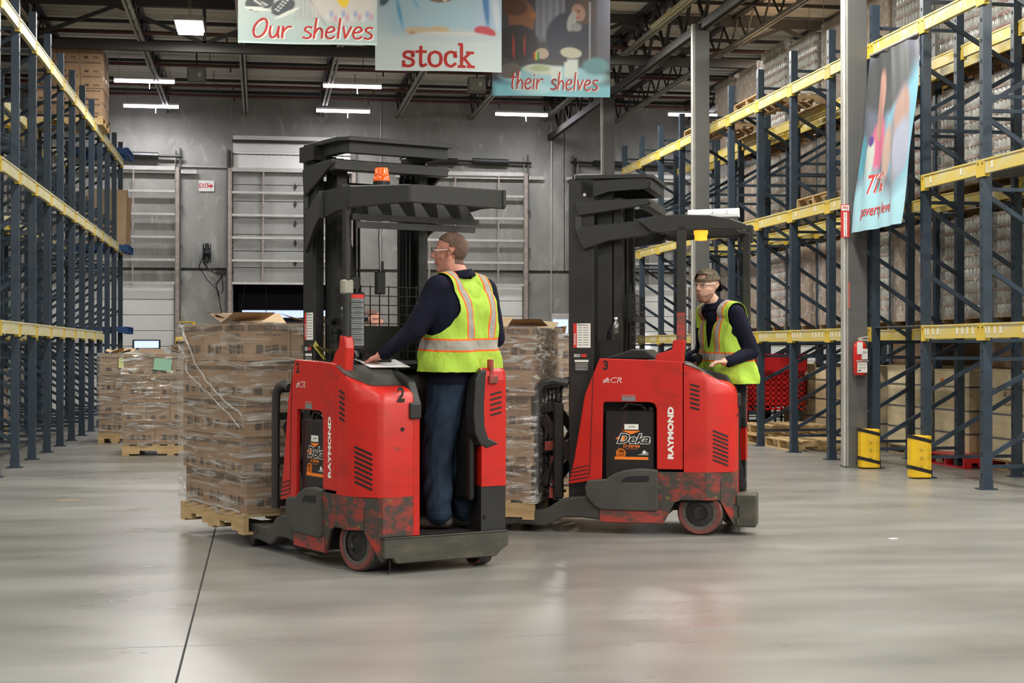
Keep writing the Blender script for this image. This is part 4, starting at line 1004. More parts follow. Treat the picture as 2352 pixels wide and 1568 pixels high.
        m = MB(); m.plate((.27, .47), (-.01, .20), [(0, zb_ - .005), (1, zb_ + .02), (1, zt_), (0, zt_)], .03); m.plate((-.01, .20), (-.01, -.48), [(0, zb_ + .02), (1, zb_ + .01), (1, zt_), (0, zt_)], .03)
        m.build('guard_band', 'guard_metal', g, bevel=.006)
        m = MB(); m.box(.66, .72, -.46, .45, 2.25, 2.33); m.build('guard_crossbar', 'guard_metal', g, bevel=.004)
        MB().bar((.30, -.46, 2.165), (.30, .44, 2.165), .04, .035).build('guard_rail', 'charcoal', g); MB().bar((.27, -.42, 2.115), (.27, .42, 2.115), .02, .04).build('guard_rail', 'charcoal_lit', g)
        for k in range(5):
            m = MB(); yb = -.36 + k * .165
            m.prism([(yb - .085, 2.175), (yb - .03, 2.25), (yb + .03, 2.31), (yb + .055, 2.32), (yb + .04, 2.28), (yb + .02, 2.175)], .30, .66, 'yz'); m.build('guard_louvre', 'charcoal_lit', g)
        MB().tube([(.33, .455, 1.36), (.33, .455, 2.28)], .027, 16).build('guard_post', 'guard_metal', g, smooth=True)
        MB().box(.30, .36, .42, .49, 1.69, 1.78).build('worn_patch', 'paper_cream', g, bevel=.01).material_slots[0].material = M_('steel_edge')
    else:
        for s in (1, -1):
            a, b = (.40, .43) if s > 0 else (-.43, -.40)
            m = MB(); m.prism([(1.20, 2.24), (1.16, 2.26), (.72, 2.30), (.66, 2.27), (.62, 2.22), (.66, 2.185), (.95, 2.15), (1.13, 2.09), (1.17, 2.15)], a, b, 'xz')
            m.build('guard_arm', 'guard_metal', g, bevel=.008)
        m = MB()
        for s in (1, -1):
            a, b = (.44, .47) if s > 0 else (-.47, -.44)
            m.prism([(.72, 2.29), (.63, 2.32), (.45, 2.335), (.20, 2.325), (.05, 2.30), (-.06, 2.26), (-.07, 2.24), (-.04, 2.22), (.20, 2.225), (.40, 2.215), (.55, 2.20), (.62, 2.21)], a, b, 'xz')
        m.prism([(.0, 2.30), (.05, 2.31), (.05, 2.25), (.0, 2.24)], -.46, .46, 'xz'); m.prism([(.60, 2.32), (.66, 2.31), (.66, 2.25), (.60, 2.25)], -.46, .46, 'xz')
        m.build('guard_frame', 'guard_metal', g, bevel=.006)
        for k in range(5):
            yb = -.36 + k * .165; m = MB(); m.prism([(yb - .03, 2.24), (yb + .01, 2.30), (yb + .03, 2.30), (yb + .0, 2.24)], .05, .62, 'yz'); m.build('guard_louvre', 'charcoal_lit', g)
        m = MB(); m.box(.37, .44, .43, .47, 1.30, 2.25); m.build('guard_post', 'guard_metal', g, bevel=.006)
        MB().box(.375, .435, .47, .4715, 1.36, 1.62).build('worn_patch', 'skirt_red', g)
        m = MB(); m.box(-.03, .03, -.44, -.38, 1.20, 2.26); m.build('guard_post', 'guard_metal', g, bevel=.006)
        MB().box(-.05, .05, -.47, -.41, 2.18, 2.32).build('guard_bracket', 'charcoal', g, bevel=.01)
    # red bracket carrying the guard post
    zt = 1.40
    if kind == 2: MB().prism([(.56, 1.26), (.385, 1.25), (.30, 1.20), (.28, 1.36), (.30, 1.43), (.37, 1.44), (.385, 1.37), (.44, 1.33), (.47, 1.28)], .425, .485, 'xz').build('post_bracket', 'red_paint', T, bevel=.008)
    else: MB().prism([(.60, 1.26), (.385, 1.25), (.37, 1.42), (.46, 1.42), (.47, 1.35), (.58, 1.32)], .425, .492, 'xz').build('post_bracket', 'red_scuffed', T, bevel=.008)
    # beacon
    if kind == 2:
        bc = bpy.data.objects.new('beacon', None); COL.objects.link(bc); bc.parent = T; bc.location = (.42, .17, 2.375)
        MB().lathe([(0, .0), (.055, .0), (.055, .03), (0, .03)], n=20).build('base', 'black_plastic', bc)
        MB().lathe([(.053, .03), (.052, .055), (.046, .062), (.047, .082), (.043, .088), (.044, .105), (.038, .115), (0, .118)], n=24).build('lens', 'orange_lens', bc, smooth=True)
        MB().bar((.42, -.46, 2.36), (.42, .46, 2.36), .06, .02).build('beacon_rail', 'charcoal', g)
        MB().tube([(.43, -.05, 2.34), (.43, -.05, 2.40)], .004, 5).build('aerial', 'black_plastic', g)
    else:
        bc = bpy.data.objects.new('beacon', None); COL.objects.link(bc); bc.parent = T; bc.location = (.27, .38, 2.235)
        MB().lathe([(0, .0), (.045, .0), (.045, -.02), (0, -.02)], n=20).build('base', 'black_plastic', bc)
        MB().lathe([(.052, -.015), (.052, -.04), (.046, -.048), (.046, -.085), (.0, -.09)], n=24).build('lens', 'amber_lit', bc, smooth=True)
    # mesh screen hanging behind the mast
    sg = bpy.data.objects.new('mesh_screen', None); COL.objects.link(sg); sg.parent = T
    m = MB(); ya, yb = -.42, .33
    for k in range(12): yy = ya + (yb - ya) * k / 11; m.bar((.80, yy, 1.26), (.80, yy, 1.77), .006, .006)
    for k in range(9): z = 1.28 + .06 * k; m.bar((.795, ya, z), (.795, yb, z), .006, .006)
    m.build('wire', 'black_plastic', sg)
    # accessories
    if kind == 2:
        o = bpy.data.objects.new('instruction_board', None); COL.objects.link(o); o.parent = T; o.location = (.33, .395, 1.345); o.rotation_euler = (0, 0, -.35)
        MB().box(-.01, .01, -.055, .045, 0, .36).build('board', 'black_plastic', o, bevel=.01)
        MB().box(-.0125, -.010, -.050, .040, .03, .32).build('sheet', 'grey_decal', o)
        MB().box(-.013, -.010, -.050, .040, .32, .345).build('sheet_band', 'red_decal', o)
        m = MB(); rnd = random.Random(3)
        for q in range(21): z = .045 + q * .013; m.box(-.0133, -.0124, -.045 + rnd.random() * .015, .035 - rnd.random() * .02, z, z + .003)
        for q in range(8): z = .04 + q * .033; m.box(-.0134, -.0124, -.048, .038, z + .025, z + .028)
        m.build('lettering', 'black_decal', o)
        MB().box(-.02, .02, -.02, .02, .38, .45).build('clamp', 'black_plastic', o)
        # handset
        # instruments between rail and post
        m = MB(); m.tube([(.70, .30, 1.60), (.60, .34, 1.56), (.52, .36, 1.46), (.46, .36, 1.36), (.44, .34, 1.30)], .030, 8); m.box(.60, .76, .24, .36, 1.48, 1.60); m.tube([(.78, .10, 1.56), (.70, .40, 1.53)], .028, 8)
        m.box(.42, .52, .10, .28, 1.24, 1.33); m.box(.50, .60, -.0, .30, 1.24, 1.50)
        m.build('instrument_arm', 'black_plastic', T, smooth=False)
        MB().tube([(1.00, .20, 1.50), (.88, .26, 1.95), (.86, .27, 2.02)], [.07, .05, .02], 10).build('side_cover', 'black_plastic', ms, smooth=True)
    else:
        m = MB(); m.prism([(1.0, 1.28), (.95, 1.30), (.88, 1.32), (.78, 1.355), (.68, 1.35), (.61, 1.30), (.60, 1.28)], -.1, .40, 'xz'); m.build('coat_bundle', 'black_plastic', T, bevel=.02, seg=2)
        m = MB(); m.box(.80, .86, .10, .20, 1.58, 1.76); m.tube([(.83, .14, 1.76), (.83, .14, 1.84)], .01, 6); m.box(.76, .82, -.2, .3, 1.56, 1.60); m.build('instrument_arm', 'black_plastic', T)
        m = MB(); m.box(.88, 1.02, .22, .36, 1.28, 1.42); m.tube([(.95, .30, 1.3), (.93, .3, 1.48), (.90, .3, 1.52)], .05, 10); m.build('side_cover', 'black_plastic', ms)
    return T
D1 = head_deg(58); x, y = at(-.452, 9.568)
truck1 = make_truck('red stand-up reach truck marked 2, the nearer one, with a driver in a lime vest', (x, y, 0), D1, '2', 2)
M1 = Matrix.Translation((x, y, 0)) @ rotz(D1)
D2 = head_deg(13); x, y = at(1.73, 11.77)
truck2 = make_truck('red stand-up reach truck marked 3 with its amber beacon lit', (x, y, 0), D2, '3', 3)
M2 = Matrix.Translation((x, y, 0)) @ rotz(D2)
def on(M, D, v): p = M @ Vector(v); return (p.x, p.y, p.z)

# loose things carried on the trucks
o = thing('radio_handset', 'black two-way handset with stub aerial clipped before the wire screen', 'radio', on(M1, D1, (.50, .14, 1.70)), D1)
MB().box(-.018, .018, -.032, .032, 0, .145).build('body', 'black_plastic', o, bevel=.006)
MB().tube([(0, -.018, .14), (0, -.018, .21)], .008, 8).build('aerial', 'black_plastic', o)
m = MB(); m.lathe([(0, .145), (.009, .145), (.009, .158), (0, .158)], (0, .015, 0), 8); m.build('knob', 'black_plastic', o)
MB().tube([(0, 0, .14), (.02, .0, .35), (.0, .0, .56)], .003, 5).build('hanging_cord', 'hose_black', o)
o = thing('yellow_papers', 'folded yellow and cream papers lying before the mast of truck 2', 'papers', on(M1, D1, (.82, .30, 1.285)), D1)
m = MB().add([(-.10, -.12, 0), (.12, -.12, .0), (.13, .13, .10), (-.06, .14, .085), (-.12, 0, .04)], [(0, 1, 2, 3, 4)]); m.build('sheet', 'paper_cream', o)
m = MB().add([(.02, .05, .002), (-.10, .13, .005), (-.03, .17, .09), (.08, .10, .125)], [(0, 1, 2, 3)]); m.build('sheet', 'paper_yellow', o)
o = MB().box(-.10, .14, -.17, .11, 0, .004).build('white_paper', 'paper_white'); o.matrix_world = M1 @ Matrix.Translation((.40, .20, 1.262)) @ Matrix.Rotation(-.22, 4, 'Y'); tag(o, 'flat white sheet of paper on the first driver\'s console', 'paper')
o = thing('paper_roll', 'white rolled papers lying on the overhead guard of truck 3', 'roll', on(M2, D2, (.20, .15, 2.335)), D2)
m = MB(); m.tube([(-.19, 0, .035), (.19, 0, .028)], .032, 10); m.box(-.19, .19, -.04, .05, .0, .02); m.build('sheet', 'paper_white', o)
MB().tube([(-.1, .03, .0), (-.1, .03, .045)], .002, 4).tube([(.02, .03, 0), (.0, .04, .04)], .002, 4).build('wire_tie', 'black_plastic', o)
o = thing('water_bottle', 'small clear water bottle tucked beside the mast of truck 3', 'bottle', on(M2, D2, (.90, .375, 1.47)), D2)
MB().lathe([(0, 0), (.025, 0), (.028, .02), (.026, .07), (.012, .09), (.012, .105), (0, .105)], n=14).build('bottle_body', 'clear_lens', o, smooth=True)
MB().lathe([(0, .105), (.013, .105), (.013, .12), (0, .12)], n=12).build('cap', 'paper_white', o)

# load on the first truck's forks, its cartons wrapped and slightly shifted
p = on(M1, D1, (2.30, .06, 0)); PZ = .085
load1 = carton_load('tall pallet of film-wrapped food-drive cartons on the forks of truck 2', (p[0], p[1], PZ), D1, 3, 3, 5, .40, .335, .262, 'stretch_film', 9, seed=4, inset={0: .03}, prints=('y+', 'x-', 'x+'))
def rope(parent, pts, r=.012):
    m = MB(); P_ = [Vector(q) for q in pts]; out = []; n = 26
    for i in range(n + 1):
        t = i / n * (len(P_) - 1); k = min(int(t), len(P_) - 2); f = t - k; q = P_[k].lerp(P_[k + 1], f)
        out.append(q + Vector((noise.noise(q * 14), noise.noise(q * 14 + Vector((3, 3, 3))), noise.noise(q * 11))) * .018)
    m.tube(out, [r * (.7 + .6 * abs(noise.noise(q * 25))) for q in out], 5)
    return m.build('film_rope', 'film_rope', parent)
rope(load1, [(.60, .52, 1.46), (.30, .53, 1.18), (-.10, .53, .98), (-.60, .52, .82)], .009); rope(load1, [(.60, .52, 1.30), (.38, .53, 1.08), (.0, .53, .95), (-.60, .53, .74)], .007)
rope(load1, [(.62, .52, .34), (.5, .53, .22), (.40, .53, .17), (-.6, .53, .16)], .008)
# load on the second truck's forks
p = on(M2, D2, (2.10, 0, 0))
load2 = carton_load('wrapped carton pallet load on the forks of truck 3, between the trucks', (p[0], p[1], .09), D2, 3, 3, 5, .40, .333, .258, 'stretch_film_dense', 5, seed=9, inset={0: .06, 2: .04}, prints=('y+', 'x-'))
o = carton_load('open-topped wrapped carton pallet behind the backrest of truck 3', at(.55, 14.6) + (0,), -.15, 3, 3, 5, .36, .33, .27, 'stretch_film_dense', 6, seed=31, prints=('y-',))

# ================================================================== PEOPLE
def capsule(m, p, q, r0, r1, n=14, sx=1.0):
    """round-ended tapered limb piece"""
    p, q = Vector(p), Vector(q); d = q - p; L = d.length; dn = d.normalized() if L > 1e-6 else Vector((0, 0, 1))
    pts, rs = [], []
    for k in range(4): a = k / 4 * PI / 2; pts.append(p - dn * r0 * math.cos(a)); rs.append(max(r0 * math.sin(a), r0 * .02))
    pts.append(p); rs.append(r0)
    pts.append(q); rs.append(r1)
    for k in range(1, 5): a = k / 4 * PI / 2; pts.append(q + dn * r1 * math.sin(a)); rs.append(max(r1 * math.cos(a), r1 * .02))
    m.tube(pts, rs, n)
def ellips(m, c, r, R=None, n=16):
    rings = []
    for j in range(n // 2 + 1):
        t = PI * j / (n // 2); rr = max(math.sin(t), .02); ring = []
        for k in range(n):
            a = 2 * PI * k / n; v = Vector((r[0] * rr * math.cos(a), r[1] * rr * math.sin(a), -r[2] * math.cos(t)))
            if R: v = R @ v
            ring.append(tuple(v + Vector(c)))
        rings.append(ring)
    m.loft(rings)
def person(label, loc, rz, J, look, cols, vest=None, cap=False, glasses=True, voxel=.0058, name='person'):
    """J: joints in metres above the soles. look: head turn (z rotation) relative to the body"""
    T = thing(name, label, 'person', loc, rz)
    m = MB(); segs = []
    def C(lab, p, q, r0, r1, n=14): capsule(m, p, q, r0, r1, n); segs.append((lab, Vector(p), Vector(q), r0, r1))
    V = Vector; sc = J.get('girth', 1.0)
    pel, che, nec, hd = V(J['pelvis']), V(J['chest']), V(J['neck']), V(J['head'])
    side = V(J.get('side', (0, 1, 0))).normalized(); ff = side.cross(V((0, 0, 1)))   # forward
    # torso: a row of round-ended pieces that melt together
    for s in (-1, 1):
        C('torso', pel + side * s * .085 * sc, che + side * s * .10 * sc, .125 * sc, .135 * sc, 18)
        C('torso', che + side * s * .10 * sc, che + side * s * .125 * sc + V((0, 0, .12)), .125 * sc, .085 * sc, 18)
        C('torso', pel + side * s * .09 * sc - V((0, 0, .02)), pel + side * s * .075 + V((0, 0, .10)), .125 * sc, .12 * sc, 16)
        sh = V(J['shoulder_l' if s > 0 else 'shoulder_r'])
        C('torso', nec - V((0, 0, .03)), sh + V((0, 0, .015)) - side * s * .02, .062, .066, 14)
    C('torso', pel + ff * .02 + V((0, 0, .12)), che + ff * .01, .135 * sc, .13 * sc, 18)
    if J.get('belly'): C('torso', pel + ff * J['belly'] + V((0, 0, .16)), pel + ff * J['belly'] * .8 + V((0, 0, .26)), .13 * sc, .12 * sc, 18)
    C('torso', che + V((0, 0, .10)), nec - V((0, 0, .075)), .105 * sc, .085, 16)
    C('collar', nec - V((0, 0, .045)), nec + V((0, 0, .0)), .075, .066, 14)
    hl = hd - V((0, 0, .06))
    C('neck', nec, nec.lerp(hl, .75), J.get('neck_r', .060), J.get('neck_r', .060) * .97, 16)
    for k, s in (('l', 1), ('r', -1)):
        sh, el, wr, ha = V(J['shoulder_' + k]), V(J['elbow_' + k]), V(J['wrist_' + k]), V(J['hand_' + k])
        C('sleeve', sh, el, .076 * sc, .060 * sc); C('sleeve', el, wr, .057 * sc, .040)
        d = (ha - wr).normalized(); up = V((0, 0, 1)); sd = d.cross(up).normalized(); th = d.cross(sd).normalized()
        C('hand', wr, wr + d * .03, .029, .030)
        for q in range(4):
            o_ = sd * (q - 1.5) * .019; base = wr + d * .085 + o_; L_ = (.040, .046, .043, .033)[q]
            C('hand', wr + d * .015 + o_ * .7, base, .014, .0125, 10)
            C('hand', base, base + d * L_ * .9 + V((0, 0, -.010)), .0100, .0092, 8); C('hand', base + d * L_ * .9 + V((0, 0, -.010)), base + d * L_ * 1.35 + V((0, 0, -.034)), .0092, .0082, 8)
        tb = wr + d * .035 + sd * (.028 if s > 0 else -.028); C('hand', tb, tb + d * .035 + sd * (.022 if s > 0 else -.022) - V((0, 0, .008)), .0125, .0105, 8)
        t2 = tb + d * .035 + sd * (.022 if s > 0 else -.022) - V((0, 0, .008)); C('hand', t2, t2 + d * .026 - V((0, 0, .014)), .0105, .009, 8)
        hp, kn, an, toe = V(J['hip_' + k]), V(J['knee_' + k]), V(J['ankle_' + k]), V(J['toe_' + k])
        lg = J.get('baggy', 1.0); C('jeans', hp, kn, .100 * sc * lg, .074 * sc * lg, 16); C('jeans', kn, an + V((0, 0, .03)), .074 * sc * lg, .064 * sc * lg, 16)
        C('jeans', an + V((0, 0, .05)), an + V((0, 0, .0)), .066 * lg, .072 * lg, 16)
        fd = (toe - an); fd.z = 0; fdn = fd.normalized(); hl_ = V((an.x, an.y, 0)) - fdn * .05
        C('shoe', V((an.x, an.y, .085)), V((an.x, an.y, .05)), .046, .048); C('shoe', hl_ + V((0, 0, .045)), V((toe.x, toe.y, .038)), .042, .036)
        sdf = V((-fdn.y, fdn.x, 0))
        for b in (-1, 1): C('shoe', hl_ + V((0, 0, .040)) + sdf * b * .008, V((toe.x, toe.y, .035)) + sdf * b * .016 - fdn * .02, .036, .032)
    # head in its own frame: x = where the face points
    R = Matrix.Rotation(look[0], 3, 'Z') @ Matrix.Rotation(look[1], 3, 'Y')
    hs = J.get('hs', 1.0)
    def HP(x, y, z): return hd + R @ V((x, y, z)) * hs
    def HC(lab, a, b, r0, r1): C(lab, HP(*a), HP(*b), r0 * hs, r1 * hs, 12)
    m2 = MB()
    ellips(m, HP(-.012, 0, .035), (.097 * hs, .078 * hs, .092 * hs), R, 24); segs.append(('head', HP(-.012, 0, .035), HP(-.012, 0, .036), .088, .088))
    ellips(m, HP(.022, 0, -.035), (.070 * hs, .062 * hs, .088 * hs), R, 22); segs.append(('head', HP(.022, 0, -.035), HP(.022, 0, -.06), .068, .06))
    HC('head', (.056, -.014, -.100), (.056, .014, -.100), .024, .024)                     # chin
    for s in (-1, 1):
        HC('head', (-.005, s * .056, -.030), (.035, s * .026, -.098), .022, .022)          # jaw
        HC('head', (.058, s * .033, -.026), (.030, s * .052, -.030), .019, .019); HC('head', (.078, s * .020, .0155), (.073, s * .042, .0125), .0062, .006)          # cheek
        HC('head', (.083, s * .012, .028), (.068, s * .042, .026), .0115, .011)            # brow
        HC('head', (-.006, s * .080, -.020), (-.010, s * .084, -.002), .0085, .009); HC('head', (-.008, s * .080, .006), (-.020, s * .092, .024), .0075, .0085)         # ear
        HC('head', (-.020, s * .092, .024), (-.034, s * .092, .010), .0085, .008); HC('head', (-.034, s * .092, .010), (-.014, s * .084, -.016), .008, .0075)
    HC('head', (.088, 0, .018), (.113, 0, -.018), .0090, .0125)                            # nose
    HC('head', (.100, -.010, -.024), (.100, .010, -.024), .0095, .0095)
    HC('head', (.088, -.015, -.053), (.088, .015, -.053), .0058, .0058); HC('head', (.087, -.012, -.062), (.087, .012, -.062), .0062, .0062)
    me = m.mesh('body', 'skin'); ob = link('body', me)
    rm = ob.modifiers.new('r', 'REMESH'); rm.mode = 'VOXEL'; rm.voxel_size = voxel
    sm = ob.modifiers.new('s', 'SMOOTH'); sm.factor = .5; sm.iterations = 3
    dg = bpy.context.evaluated_depsgraph_get(); ev = bpy.data.meshes.new_from_object(ob.evaluated_get(dg)); ev.name = 'body'
    bpy.data.objects.remove(ob)
    nv = len(ev.vertices); co = np.empty(nv * 3, 'f'); ev.vertices.foreach_get('co', co); co = co.reshape(-1, 3)
    no = np.empty(nv * 3, 'f'); ev.vertices.foreach_get('normal', no); no = no.reshape(-1, 3)
    labs = sorted(set(s_[0] for s_ in segs)); best = np.full(nv, 9.0); bi = np.zeros(nv, int)
    for (lab, p, q, r0, r1) in segs:
        p_, q_ = np.array(p), np.array(q); d = q_ - p_; L2 = max(float(d @ d), 1e-9); t = np.clip(((co - p_) @ d) / L2, 0, 1)
        dist = np.linalg.norm(co - (p_ + t[:, None] * d), axis=1) - (r0 + (r1 - r0) * t)
        k = dist < best; best[k] = dist[k]; bi[k] = labs.index(lab)
    # folds in the cloth
    disp = np.zeros(nv)
    amp = {'sleeve': .006, 'torso': .005, 'jeans': .016}
    for lab, a in amp.items():
        if lab in labs:
            for i in np.nonzero(bi == labs.index(lab))[0]:
                c = co[i]; disp[i] = a * noise.noise(Vector((c[0] * 9, c[1] * 9, c[2] * (16 if lab != 'jeans' else 12) + c[0] * 14))) 
    bsh = co.copy(); co2 = co + no * disp[:, None]
    ev.vertices.foreach_set('co', co2.astype('f').ravel())
    # cloth, skin and shoe faces of the one body
    nf = len(ev.polygons); lt = np.empty(nf * 4, 'i') if all(len(p.vertices) == 4 for p in ev.polygons) else None
    fv = np.array([p.vertices[0] for p in ev.polygons]); 
    ev.materials.clear(); mats = [cols.get(l, cols['skin']) for l in labs]
    for mt in mats: ev.materials.append(M_(mt))
    f4 = np.array([list(p.vertices) for p in ev.polygons])
    fl_ = bi[f4]; votes = np.array([np.bincount(r_, minlength=len(labs)).argmax() for r_ in fl_])
    ev.polygons.foreach_set('material_index', votes.astype('i')); ev.polygons.foreach_set('use_smooth', [True] * nf); ev.update()
    body = link('body', ev, T)
    cen = co[f4].mean(axis=1); Ri = np.array(R.inverted())
    hl_c = (cen - np.array(hd)) @ Ri.T / hs
    def shell(nm, mask, off, mat, smooth_it=2, flare=None, parent=T):
        idx = np.nonzero(mask)[0]
        if not len(idx): return None
        used = np.unique(f4[idx]); mp_ = {int(v): i for i, v in enumerate(used)}
        o_ = off(co[used]) if callable(off) else off
        vv = co2[used] + no[used] * (o_ if np.isscalar(o_) else o_[:, None])
        if flare is not None: vv = flare(vv)
        me_ = bpy.data.meshes.new(nm); me_.from_pydata([tuple(v) for v in vv], [], [[mp_[int(v)] for v in f4[i]] for i in idx])
        me_.materials.append(M_(mat)); me_.polygons.foreach_set('use_smooth', [True] * len(idx)); me_.update()
        o2 = link(nm, me_, parent)
        if smooth_it: s2 = o2.modifiers.new('s', 'SMOOTH'); s2.iterations = smooth_it; s2.factor = .6
        so = o2.modifiers.new('t', 'SOLIDIFY'); so.thickness = .003; so.offset = 1
        return o2
    isin = lambda *ls: np.isin(votes, [labs.index(l) for l in ls if l in labs])
    x_, y_, z_ = hl_c[:, 0], hl_c[:, 1], hl_c[:, 2]
    # scalp: cut short, above the ears and down the nape
    hairline = (z_ > .068 + np.clip(x_ - .02, -1, .10) * .35 + 0 * y_) | ((x_ < -.012) & (z_ > -.012 - (x_ + .012) * .2) & (np.abs(y_) > 0)) | ((x_ < -.045) & (z_ > -.065))
    ear = (np.abs(y_) > .070) & (z_ < .038) & (x_ > -.050)
    hair_m = isin('head', 'neck') & hairline & ~ear & (z_ > -.07)
    if not cap: shell('hair', hair_m, .0018, cols.get('hair', 'hair_short'), 1)
    else:
        shell('hair', hair_m & (z_ < .05), .003, cols.get('hair', 'hair_short'), 1)
        c_ = shell('cap', isin('head') & (z_ > .040 - x_ * .10) & ~((x_ > .045) & (z_ < .082) & (np.abs(y_) < .045) & (z_ > .052)), .014, 'camo', 3)
        MB().tube([HP(.100 * math.cos(a) + .002, .084 * math.sin(a), .044) for a in np.linspace(-.9, .9, 9)], .0065, 6).build('cap_strap', 'camo', T)
        mm = MB(); arc = [HP(-.10 - .055 * math.cos(a), .07 * math.sin(a), -.01 - .03 * math.cos(a)) for a in np.linspace(-PI / 2, PI / 2, 9)]
        base = [HP(-.085, .07 * math.sin(a), .035) for a in np.linspace(-PI / 2, PI / 2, 9)]
        mm.add([tuple(v) for v in base + arc], [(i, i + 1, i + 10, i + 9) for i in range(8)]); b_ = mm.build('cap_brim', 'black_cloth', T)
        so = b_.modifiers.new('t', 'SOLIDIFY'); so.thickness = .004
    if cols.get('stubble'):
        shell('beard', isin('head') & (z_ < -.055) & (x_ > .0) & (z_ < -.062 - (x_ - .05) * .5), .0008, 'stubble', 0)
    lm = MB()
    for zz, rr, hw in ((-.0535, .0042, .017), (-.0605, .0046, .014)): lm.tube([HP(.0905 - .007 * (t / .017) ** 2 + (.0005 if zz > -.057 else 0), t, zz - .001 * (abs(t) / hw)) for t in np.linspace(-hw, hw, 7)], [rr * .3, rr * .8, rr, rr, rr, rr * .8, rr * .3], 6)
    lm.build('lips', 'lip', T, smooth=True)
    # shirt collar and cuffs
    nd = ((hl - nec).normalized() + V((0, 0, 2.2))).normalized(); ca = nd.cross(V((0, 1, 0)) if abs(nd.y) < .9 else V((1, 0, 0))).normalized(); cb = nd.cross(ca); nr = J.get('neck_r', .06) + .013
    ring = [nec + nd * .016 + (ca * math.cos(t) + cb * math.sin(t)) * (nr + .006) for t in np.linspace(PI / 2, 2.5 * PI, 33)]
    ring2 = [nec + nd * (-.016) + (ca * math.cos(t) + cb * math.sin(t)) * (nr + .020) for t in np.linspace(PI / 2, 2.5 * PI, 33)]
    cm_ = MB(); cm_.tube(ring, .008, 8); cm_.tube([a.lerp(b, .35) for a, b in zip(ring, ring2)], .010, 8); cm_.tube([a.lerp(b, .7) for a, b in zip(ring, ring2)], .012, 8); cm_.tube(ring2, .012, 8); cm_.build('shirt_collar', cols['collar'], T, smooth=True)
    for k in 'lr':
        wr, el = V(J['wrist_' + k]), V(J['elbow_' + k]); d = (wr - el).normalized()
        MB().tube([wr - d * .03, wr + d * .008, wr + d * .014], [.044, .041, .036], 14).build('cuff', cols['sleeve'], T, smooth=True)
    e = MB()
    for s in (-1, 1): ellips(e, HP(.0685, s * .030, .005), (.0115, .0125, .010), None, 12)
    e.build('eyes', 'eye_white', T, smooth=True)
    e = MB()
    for s in (-1, 1): ellips(e, HP(.0765, s * .030, .005), (.005, .0055, .0055), None, 8); e.bar(tuple(HP(.088, s * .014, .0315)), tuple(HP(.074, s * .050, .030)), .006, .006)
    e.build('iris_and_brow', 'hair_short', T)
    if glasses:
        g_ = MB()
        for s in (-1, 1):
            ring = [HP(.100 - .022 * abs(b) / .06, b * s, z) for b, z in ((.006, .018), (.030, .024), (.056, .019), (.062, .002), (.050, -.017), (.026, -.022), (.008, -.008))]
            g_.add([tuple(v) for v in ring], [tuple(range(7))])
        G = bpy.data.objects.new('safety_glasses', None); COL.objects.link(G); G.parent = T
        g_.build('lens', 'clear_lens', G)
        g2 = MB(); g2.tube([HP(.082, -.064, .016), HP(.099, -.03, .026), HP(.104, 0, .020), HP(.099, .03, .026), HP(.082, .064, .016)], .0014, 6)
        for s in (-1, 1): g2.bar(tuple(HP(.080, s * .066, .014)), tuple(HP(-.02, s * .083, .020)), .002, .006)
        g2.build('glasses_frame', cols.get('frame', 'door_white'), G)
    if vest:
        # vest: the torso's own surface pushed outwards, open at the arms and neck, hanging loose below
        zc = cen[:, 2]; nk = np.array(nec)
        dn_ = np.linalg.norm(cen - (nk + np.array([0, 0, .02])), axis=1)
        arm = np.zeros(nf, bool)
        for k in 'lr':
            sh = np.array(J['shoulder_' + k]); s_ = np.array(side) * (1 if k == 'l' else -1)
            out = (cen - sh) @ s_; arm |= (out > vest.get('arm', .03) + np.clip((sh[2] - .20 - zc) * .5, -.03, .12)) & (zc > sh[2] - .29)
        mk = isin('torso', 'sleeve', 'jeans', 'collar') & ~arm & (zc > vest['hem']) & (dn_ > vest.get('neck', .088)) & (zc < nk[2] + .03)
        if 'sleeve' in labs: mk &= ~((votes == labs.index('sleeve')) & (zc < J['shoulder_l'][2] - .10))
        fwd = np.array(ff); pe = np.array(pel)
        mk2 = mk
        if vest.get('open'):
            loc_f = (cen - pe) @ fwd; loc_s = (cen - pe) @ np.array(side)
            mk2 = mk & ~((loc_f > 0) & (np.abs(loc_s) < np.clip((zc - vest['open']) * .30, 0, .2)) & (zc > vest['open']))
        def off(c): return .016 + .022 * np.clip((J['chest'][2] - .05 - c[:, 2]) / .3, 0, 1)
        def flare(v):
            t = np.clip((pe[2] + .22 - v[:, 2]) / .3, 0, 1); ax = pe[None, :2]
            v = v.copy(); v[:, :2] = ax + (v[:, :2] - ax) * (1 + vest.get('flare', .14) * t)[:, None]
            ang = np.arctan2(v[:, 1] - pe[1], v[:, 0] - pe[0]); w_ = .007 * np.sin(ang * 9 + v[:, 2] * 9) * t + .004 * np.sin(ang * 5 + v[:, 2] * 30)
            v[:, :2] += (v[:, :2] - ax) * (w_ / .16)[:, None]
            return v
        vo = shell('vest', mk2, off, 'navy_cloth', 16, flare)
        vo.material_slots[0].link = 'DATA'; vo.data.materials[0] = vest_mat(name + '_vest_' + str(int(vest['hem'] * 100)), vest, pel, side, fwd)
    return T
